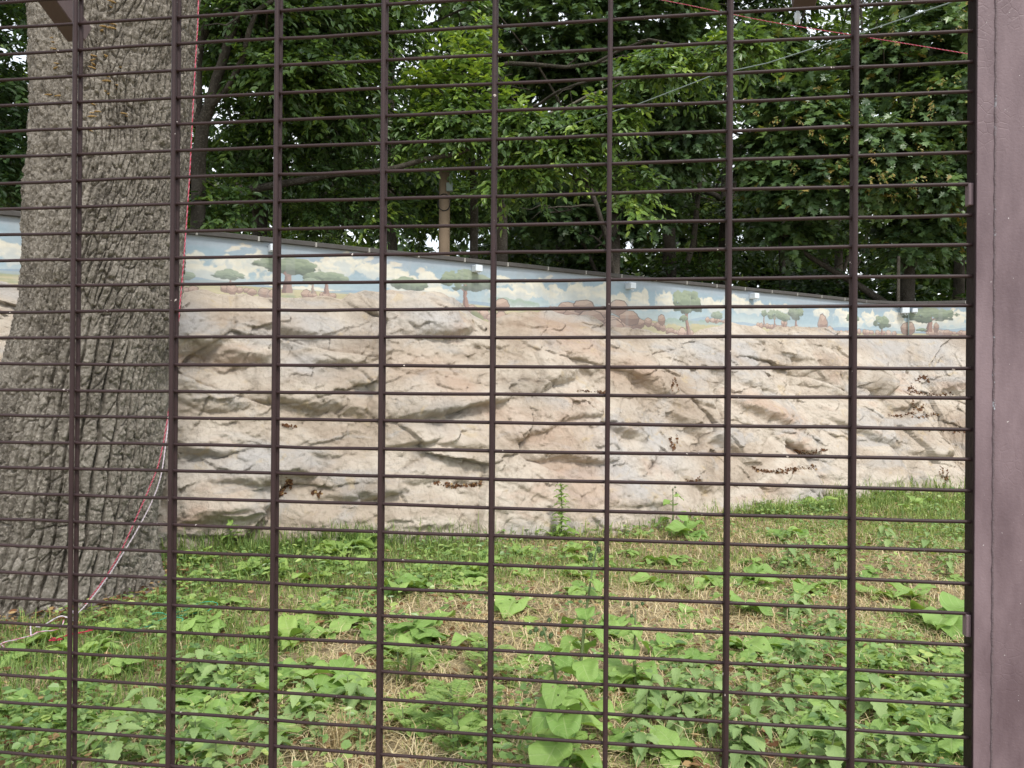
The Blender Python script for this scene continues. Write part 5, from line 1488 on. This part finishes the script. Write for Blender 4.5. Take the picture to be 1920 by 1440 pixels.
def feather(name, seed):                              # tansy leaf: a rib with toothed leaflets
    r = random.Random(seed)
    mb = MB()
    mb.tube([(0, 0, 0), (.35, 0, .25), (.7, 0, .3), (1, 0, .2)], [.012, .01, .007, .003], 4, False)
    V0, F0 = OVAL
    for i in range(11):
        f = .16 + .8 * i / 10
        px = f; pz = float(np.interp(f, [0, .35, .7, 1], [0, .25, .3, .2]))
        L_ = .3 * math.sin(math.pi * min(1, f * .78 + .1))
        for sg in (-1, 1):
            a = sg * math.radians(62)
            for q, (o_, s_, da) in enumerate(((0, 1, 0), (.35, .45, .7), (.6, .4, -.7))):
                c_, s2 = math.cos(a + sg * da), math.sin(a + sg * da)
                b_ = np.array([px + math.cos(a) * L_ * o_, math.sin(a) * L_ * o_, pz])
                v_ = V0 * [L_ * s_, L_ * s_ * .75, L_ * .4]
                v_ = np.stack([v_[:, 0] * c_ - v_[:, 1] * s2, v_[:, 0] * s2 + v_[:, 1] * c_, v_[:, 2] - .04 * q], -1) + b_
                mb.add(v_, F0, .5 + .2 * r.random())
    me = mb.mesh(name); me.materials.append(M['cover'])
    return me
TAN = [feather('tansy_leaf', i) for i in range(2)]

def leaf_obj(mesh, parent, loc, yaw, pitch, size, roll=0.0):
    o = obj('leaf', mesh, None, parent, loc)
    o.rotation_euler = (roll, pitch, yaw)
    o.scale = (size,) * 3
    return o

def burdock(loc, label, n=5, size=.2, group=None, spread=1.0, seed=0, up=0.0):
    r = random.Random(seed)
    t_ = thing('burdock', loc, label, 'plant', group, r.uniform(0, 6.28))
    for i in range(n):
        leaf_obj(r.choice(BUR), t_, (r.uniform(-.02, .02), r.uniform(-.02, .02), -.01), i * 2.4 + r.uniform(-.4, .4), r.uniform(-.35, .25) - up, size * r.uniform(.6, 1.15), r.uniform(-.3, .3))
    return t_
def dock(loc, label, n=7, size=.2, group=None, seed=0):
    r = random.Random(seed)
    t_ = thing('dock', loc, label, 'plant', group, r.uniform(0, 6.28))
    for i in range(n):
        leaf_obj(r.choice(DOK), t_, (0, 0, -.01), i * 2.4 + r.uniform(-.4, .4), r.uniform(-.7, -.05), size * r.uniform(.6, 1.15), r.uniform(-.3, .3))
    return t_
def nettle(loc, label, h=.22, size=.075, group=None, seed=0, name='nettle', lm=None, pairs=5):
    r = random.Random(seed)
    t_ = thing(name, loc, label, 'plant', group, r.uniform(0, 6.28))
    lean = (r.uniform(-.2, .2), r.uniform(-.2, .2))
    obj('stem', MB().tube([(0, 0, -.02), (lean[0] * h * .4, lean[1] * h * .4, h * .5), (lean[0] * h, lean[1] * h, h)], [.004, .0035, .002], 5).mesh('stem'), M['stem'], t_)
    for k in range(pairs):
        f = (k + 1) / pairs
        for sg in (0, 1):
            leaf_obj(r.choice(lm or NET), t_, (lean[0] * h * f, lean[1] * h * f, h * f), k * 1.571 + sg * math.pi + r.uniform(-.25, .25), r.uniform(-.1, .45), size * (1.15 - .5 * f) * r.uniform(.8, 1.2))
    return t_
def rosette(name, meshes, loc, label, n, size, seed, pmin, pmax):
    r = random.Random(seed)
    t_ = thing(name, loc, label, 'plant', None, r.uniform(0, 6.28))
    for i in range(n):
        leaf_obj(r.choice(meshes), t_, (r.uniform(-.02, .02), r.uniform(-.02, .02), -.01), i * 2.4 + r.uniform(-.4, .4), r.uniform(pmin, pmax), size * r.uniform(.6, 1.2), r.uniform(-.3, .3))
    return t_
def tansy(loc, label, n=7, size=.16, group=None, seed=0):
    r = random.Random(seed)
    t_ = thing('tansy', loc, label, 'plant', group, r.uniform(0, 6.28))
    h = size * 1.3
    obj('stem', MB().tube([(0, 0, -.02), (0.01, 0, h)], [.005, .003], 5).mesh('stem'), M['stem'], t_)
    for i in range(n):
        f = i / n
        leaf_obj(r.choice(TAN), t_, (0, 0, h * f), i * 2.4 + r.uniform(-.3, .3), r.uniform(-.55, -.1) + .2 * f, size * r.uniform(.8, 1.1), 0)
    return t_

# plants that stand out, one by one
SOLO = [('b', 425, 1382, 5, .17, 'burdock with one broad pale leaf at lower left between the second and third uprights'), ('b', 8, 1345, 5, .2, 'burdock with large bright leaves at the left edge'), ('b', 130, 1375, 4, .15, 'burdock beside the bottom of the leftmost upright'),
        ('b', 745, 1120, 5, .24, 'burdock holding up a fan-shaped veined leaf beside the fourth upright'), ('d', 600, 1160, 9, .26, 'wide clump of pale dock leaves left of the fan-shaped burdock leaf'), ('d', 545, 1205, 8, .22, 'dock clump nearest the third upright, in the middle grass'),
        ('b', 640, 1292, 5, .2, 'burdock with a wide heart leaf just left of the fourth upright'), ('b', 615, 1342, 4, .15, 'burdock with a rounded leaf above the dry grass tuft'), ('b', 755, 1240, 3, .18, 'small burdock just right of the fourth upright'), ('b', 512, 1392, 4, .12, 'small burdock low beside the third upright'),
        ('t', 850, 1390, 9, .17, 'feathery tansy between the fourth and fifth uprights'), ('t', 905, 1260, 6, .12, 'small feathery tansy left of the fifth upright'), ('d', 870, 1105, 8, .2, 'dock clump left of the fifth upright in front of the rock'),
        ('b', 965, 1150, 4, .22, 'burdock right of the fifth upright in dry grass'), ('d', 655, 1032, 12, .36, 'leafy dock clump against the foot of the rock'), ('d', 560, 1034, 9, .28, 'low weed clump at the rock foot left of the dock'), ('b', 1292, 1010, 7, .24, 'burdock growing against the rock foot right of the middle'), ('b', 1225, 1060, 5, .17, 'small burdock in front of the rock foot'),
        ('d', 1090, 1060, 6, .2, 'dock at the rock foot beside the sixth upright'), ('b', 1340, 1100, 5, .17, 'small burdock in the straw left of the seventh upright'), ('b', 1395, 1150, 5, .22, 'dusty burdock just right of the seventh upright'), ('b', 1480, 1010, 6, .2, 'burdock standing alone in the dry patch on the right'), ('b', 1420, 1200, 4, .15, 'little burdock under the dusty one'),
        ('b', 1775, 1185, 7, .28, 'burdock with the largest leaves near the steel post'), ('d', 1650, 1255, 8, .22, 'dock with chewed leaves just right of the last upright'), ('d', 1690, 1310, 8, .2, 'dock with chewed leaves below the other one by the last upright'), ('b', 1560, 1305, 4, .15, 'burdock with a yellow leaf left of the last upright'), ('d', 1640, 1120, 7, .2, 'spreading dock in the far right grass'),
        ('b', 1770, 1300, 4, .16, 'burdock beside the bottom of the steel post'), ('n', 370, 1420, .2, .1, 'nettle with toothed leaves at the bottom left'), ('n', 1265, 1330, .24, .1, 'nettle with dark toothed leaves right of the tall burdock'), ('n', 1490, 1320, .2, .09, 'nettle left of the last upright near the bottom'), ('d', 1150, 1190, 6, .2, 'dock behind the tall burdock'),
        ('b', 1700, 1395, 4, .12, 'small burdock in bare soil at the bottom right'), ('d', 470, 1075, 7, .2, 'dark weed clump right of the trunk before the rock'), ('b', 375, 1150, 4, .17, 'burdock sprouting from straw right of the trunk'), ('b', 325, 1140, 4, .16, 'dark burdock at the foot of the trunk')]
for i, (k, px, py, n, sz, lab) in enumerate(SOLO):
    p = g_at(px, py)
    if k == 'b': burdock(p, lab, n, sz, seed=300 + i)
    if k == 'd': dock(p, lab, n, sz, seed=300 + i)
    if k == 't': tansy(p, lab, n, sz, seed=300 + i)
    if k == 'n': nettle(p, lab, n, sz, seed=300 + i)

# tall burdock with burrs in front of the middle
def tall_burdock(loc, label, h, seed, nleaf=12, size=.19, burrs=6, lean=(.1, .05)):
    r = random.Random(seed)
    t_ = thing('tall_burdock', loc, label, 'plant')
    pts = np.array([(lean[0] * f * f * h, lean[1] * f * h, f * h) for f in np.linspace(-.03, 1, 8)])
    obj('stem', MB().tube(pts, np.linspace(.011, .004, 8), 8).mesh('stem'), M['stem'], t_)
    for i in range(nleaf):
        f = (i / nleaf) ** 1.1 * .9
        p = (lean[0] * f * f * h, lean[1] * f * h, f * h)
        leaf_obj(r.choice(BUR), t_, p, -1.57 + i * 2.4 + r.uniform(-.4, .4), r.uniform(-.1, .45), size * (1.12 - .75 * f) * r.uniform(.8, 1.15), r.uniform(-.25, .25))
    bmx = MB()
    th_ = np.random.default_rng(5).normal(size=(60, 3)); th_ /= np.linalg.norm(th_, axis=1)[:, None]
    for d_ in th_:
        s_ = np.cross(d_, [.3, .5, .8]); s_ /= np.linalg.norm(s_)
        bmx.add([d_ * .6 + s_ * .12, d_ * .6 - s_ * .12, d_ * 1.25], [np.array([(0, 1, 2)])])
    for i in range(burrs):
        e = np.array([lean[0] * h, lean[1] * h, h]) + np.array([r.uniform(-.05, .05), r.uniform(-.05, .05), r.uniform(-.06, .03)])
        sh = burr_mesh
        o = obj('flower_head', sh, None, t_, e)
        s_ = r.uniform(.010, .014)
        o.scale = (s_,) * 3
    return t_
bmx = MB()
ph, thn = np.meshgrid(np.linspace(0, np.pi, 7), np.arange(10) / 10 * 2 * np.pi, indexing='ij')
v_ = np.stack([np.sin(ph) * np.cos(thn), np.sin(ph) * np.sin(thn), np.cos(ph)], -1).reshape(-1, 3) * .75
idx = np.arange(70).reshape(7, 10)
bmx.add(v_, [np.stack([idx[:-1], np.roll(idx[:-1], -1, 1), np.roll(idx[1:], -1, 1), idx[1:]], -1).reshape(-1, 4)])
for d_ in (lambda a: a / np.linalg.norm(a, axis=1)[:, None])(np.random.default_rng(5).normal(size=(70, 3))):
    s_ = np.cross(d_, [.3, .5, .8]); s_ /= np.linalg.norm(s_)
    bmx.add([d_ * .6 + s_ * .14, d_ * .6 - s_ * .14, d_ * 1.4], [np.array([(0, 1, 2)])])
burr_mesh = bmx.mesh('flower_head', False); burr_mesh.materials.append(M['burr'])
tall_burdock(g_at(1062, 1470), 'tall burdock with broad leaves and green burrs in front of the middle', .62, 1, 19, .165, 7, (-.16, .1))
tall_burdock(g_at(1085, 1395), 'tallest burdock with a dark leaning stem beside the sixth upright', .86, 2, 18, .165, 7, (.12, .25))
tall_burdock(g_at(1190, 1300), 'slender burdock with burrs right of the sixth upright', .42, 3, 9, .13, 4, (.02, .1))
tall_burdock(g_at(1262, 1000), 'upright burdock leaning on the rock right of the middle', .5, 4, 7, .17, 3, (0, .05))
# thin leafy weed against the rock
t_ = thing('fleabane', g_at(1052, 1012), 'thin upright weed with narrow leaves against the rock in the middle', 'plant')
hF = .62
obj('stem', MB().tube([(0, 0, -.02), (0.01, 0, hF * .5), (-.01, 0, hF)], [.007, .006, .003], 5).mesh('stem'), M['stem'], t_)
for i in range(46):
    f = .12 + .88 * i / 46
    leaf_obj(DOK[i % 3], t_, (0, 0, hF * f), i * 2.4, random.uniform(-.9, .1) + .3 * (1 - f), .1 * (1.15 - .5 * f))
for px, py, h_, lab in ((1780, 912, .32, 'small weed with narrow leaves at the far right foot of the rock'), (430, 1035, .28, 'small wiry weed at the rock foot near the trunk')):
    t_ = thing('fleabane', g_at(px, py), lab, 'plant')
    obj('stem', MB().tube([(0, 0, -.02), (0.02, 0, h_)], [.005, .003], 5).mesh('stem'), M['stem'], t_)
    for i in range(16):
        f = .15 + .85 * i / 16
        leaf_obj(DOK[i % 3], t_, (0.02 * f, 0, h_ * f), i * 2.4, random.uniform(-.7, .1), .1)
# dry tuft
p0 = g_at(645, 1405)
n = 240
a = rng.uniform(0, 6.28, n)
xx, yy = p0[0] + rng.normal(0, .05, n), p0[1] + rng.normal(0, .05, n)
V, Fc, va = blades(xx, yy, rng.uniform(.12, .24, n), np.full(n, .004), rng.uniform(.1, .7, n), np.clip(rng.normal(.3, .25, n), 0, 1))
tag(obj('grass_tuft', mesh_np('grass_tuft', V - p0, Fc, {'var': va}, None, False), M['straw'], None, p0), 'tall dry grass tuft at the bottom left of the fourth upright', 'grass tuft')

# many alike small plants, copied from a few built ones
protos_n = [nettle((0, 0, 0), 'x', random.uniform(.12, .22), .095, None, 500 + i) for i in range(4)]
protos_b = [burdock((0, 0, 0), 'x', 5, .14, None, seed=520 + i) for i in range(3)]
protos_d = [dock((0, 0, 0), 'x', 7, .16, None, seed=540 + i) for i in range(3)]
protos_t = [tansy((0, 0, 0), 'x', 6, .13, None, seed=560 + i) for i in range(2)]
ZONES = [('n', [(1180, 1440, 1300, 1470, 20), (1460, 1590, 1140, 1260, 10), (1420, 1590, 1320, 1460, 10), (1620, 1810, 1340, 1450, 6)], 'young toothed nettle low on the right', 'young nettles low on the right'),
         ('n', [(150, 520, 1370, 1470, 12), (330, 520, 1280, 1380, 7), (520, 710, 1320, 1420, 7)], 'young toothed nettle low on the left', 'young nettles low on the left'),
         ('n', [(1610, 1810, 960, 1090, 10), (1440, 1600, 1020, 1080, 9)], 'distant nettle before the right end of the rock', 'distant nettles on the right'),
         ('d', [(330, 720, 1010, 1100, 20), (740, 910, 1040, 1110, 9), (960, 1130, 1030, 1100, 6)], 'small weed rosette at the left rock foot', 'weed rosettes at the left rock foot'),
         ('b', [(1150, 1590, 1040, 1240, 24)], 'heart-leaved burdock seedling in the straw', 'burdock seedlings in the straw'),
         ('b', [(340, 900, 1110, 1340, 22)], 'heart-leaved burdock seedling in the grass', 'burdock seedlings left of the middle'),
         ('d', [(1620, 1810, 1080, 1400, 14)], 'small weed rosette near the steel post', 'weed rosettes by the steel post'),
         ('d', [(10, 300, 1150, 1380, 9)], 'small weed rosette in the grass below the trunk', 'weed rosettes below the trunk'),
         ('l', [(330, 900, 1060, 1420, 16), (940, 1350, 1080, 1420, 12)], 'jagged-leaved sow thistle rosette in the weeds', 'sow thistle rosettes'),
         ('l', [(1380, 1810, 990, 1420, 18)], 'jagged-leaved sow thistle rosette on the right', 'sow thistle rosettes on the right'),
         ('m', [(10, 700, 1120, 1430, 16), (720, 1130, 1060, 1430, 14)], 'low mallow with round leaves in the grass', 'mallows in the grass'),
         ('m', [(1150, 1810, 1000, 1430, 28)], 'low mallow with round leaves on the right half', 'mallows on the right half'),
         ('d', [(980, 1240, 985, 1030, 7), (1400, 1810, 925, 960, 14)], 'leafy weed against the foot of the rock', 'leafy weeds along the rock foot'),
         ('t', [(720, 930, 1270, 1440, 10)], 'small feathery tansy sprout', 'tansy sprouts')]
protos_l = [rosette('sow_thistle', JAG, (0, 0, 0), 'x', 7, .17, 580 + i, -.75, -.05) for i in range(3)]
protos_m = [rosette('mallow', MAL, (0, 0, 0), 'x', 8, .085, 590 + i, -.4, .3) for i in range(3)]
PR = {'l': protos_l, 'm': protos_m, 'n': protos_n, 'b': protos_b, 'd': protos_d, 't': protos_t}
BAYS = ['left of the first upright', 'past the first upright', 'past the second upright', 'past the third upright', 'past the fourth upright', 'past the fifth upright', 'past the sixth upright', 'past the seventh upright', 'past the last upright']
for k, rects, lab, grp in ZONES:
    for x0, x1, y0, y1, n in rects:
        for i in range(n):
            px_ = rng.uniform(x0, x1)
            p = g_at(px_, rng.uniform(y0, y1))
            if bool(in_rock(p[0], p[1], .05)) or (p[0] + 3.53) ** 2 + (p[1] - 5.86) ** 2 < .85 ** 2:
                continue
            bay = sum(px_ > u_ for u_ in (136, 319, 511, 711, 919, 1137, 1361, 1596))
            lab_ = lab + ', ' + BAYS[bay]
            dup(PR[k][rng.integers(len(PR[k]))], p, rng.uniform(0, 6.28), rng.uniform(.6, 1.45), lab_, grp, (rng.uniform(-.12, .12), rng.uniform(-.12, .12)))
for ps in PR.values():
    for r_ in ps:
        for ch in list(r_.children):
            bpy.data.objects.remove(ch)
        bpy.data.objects.remove(r_)
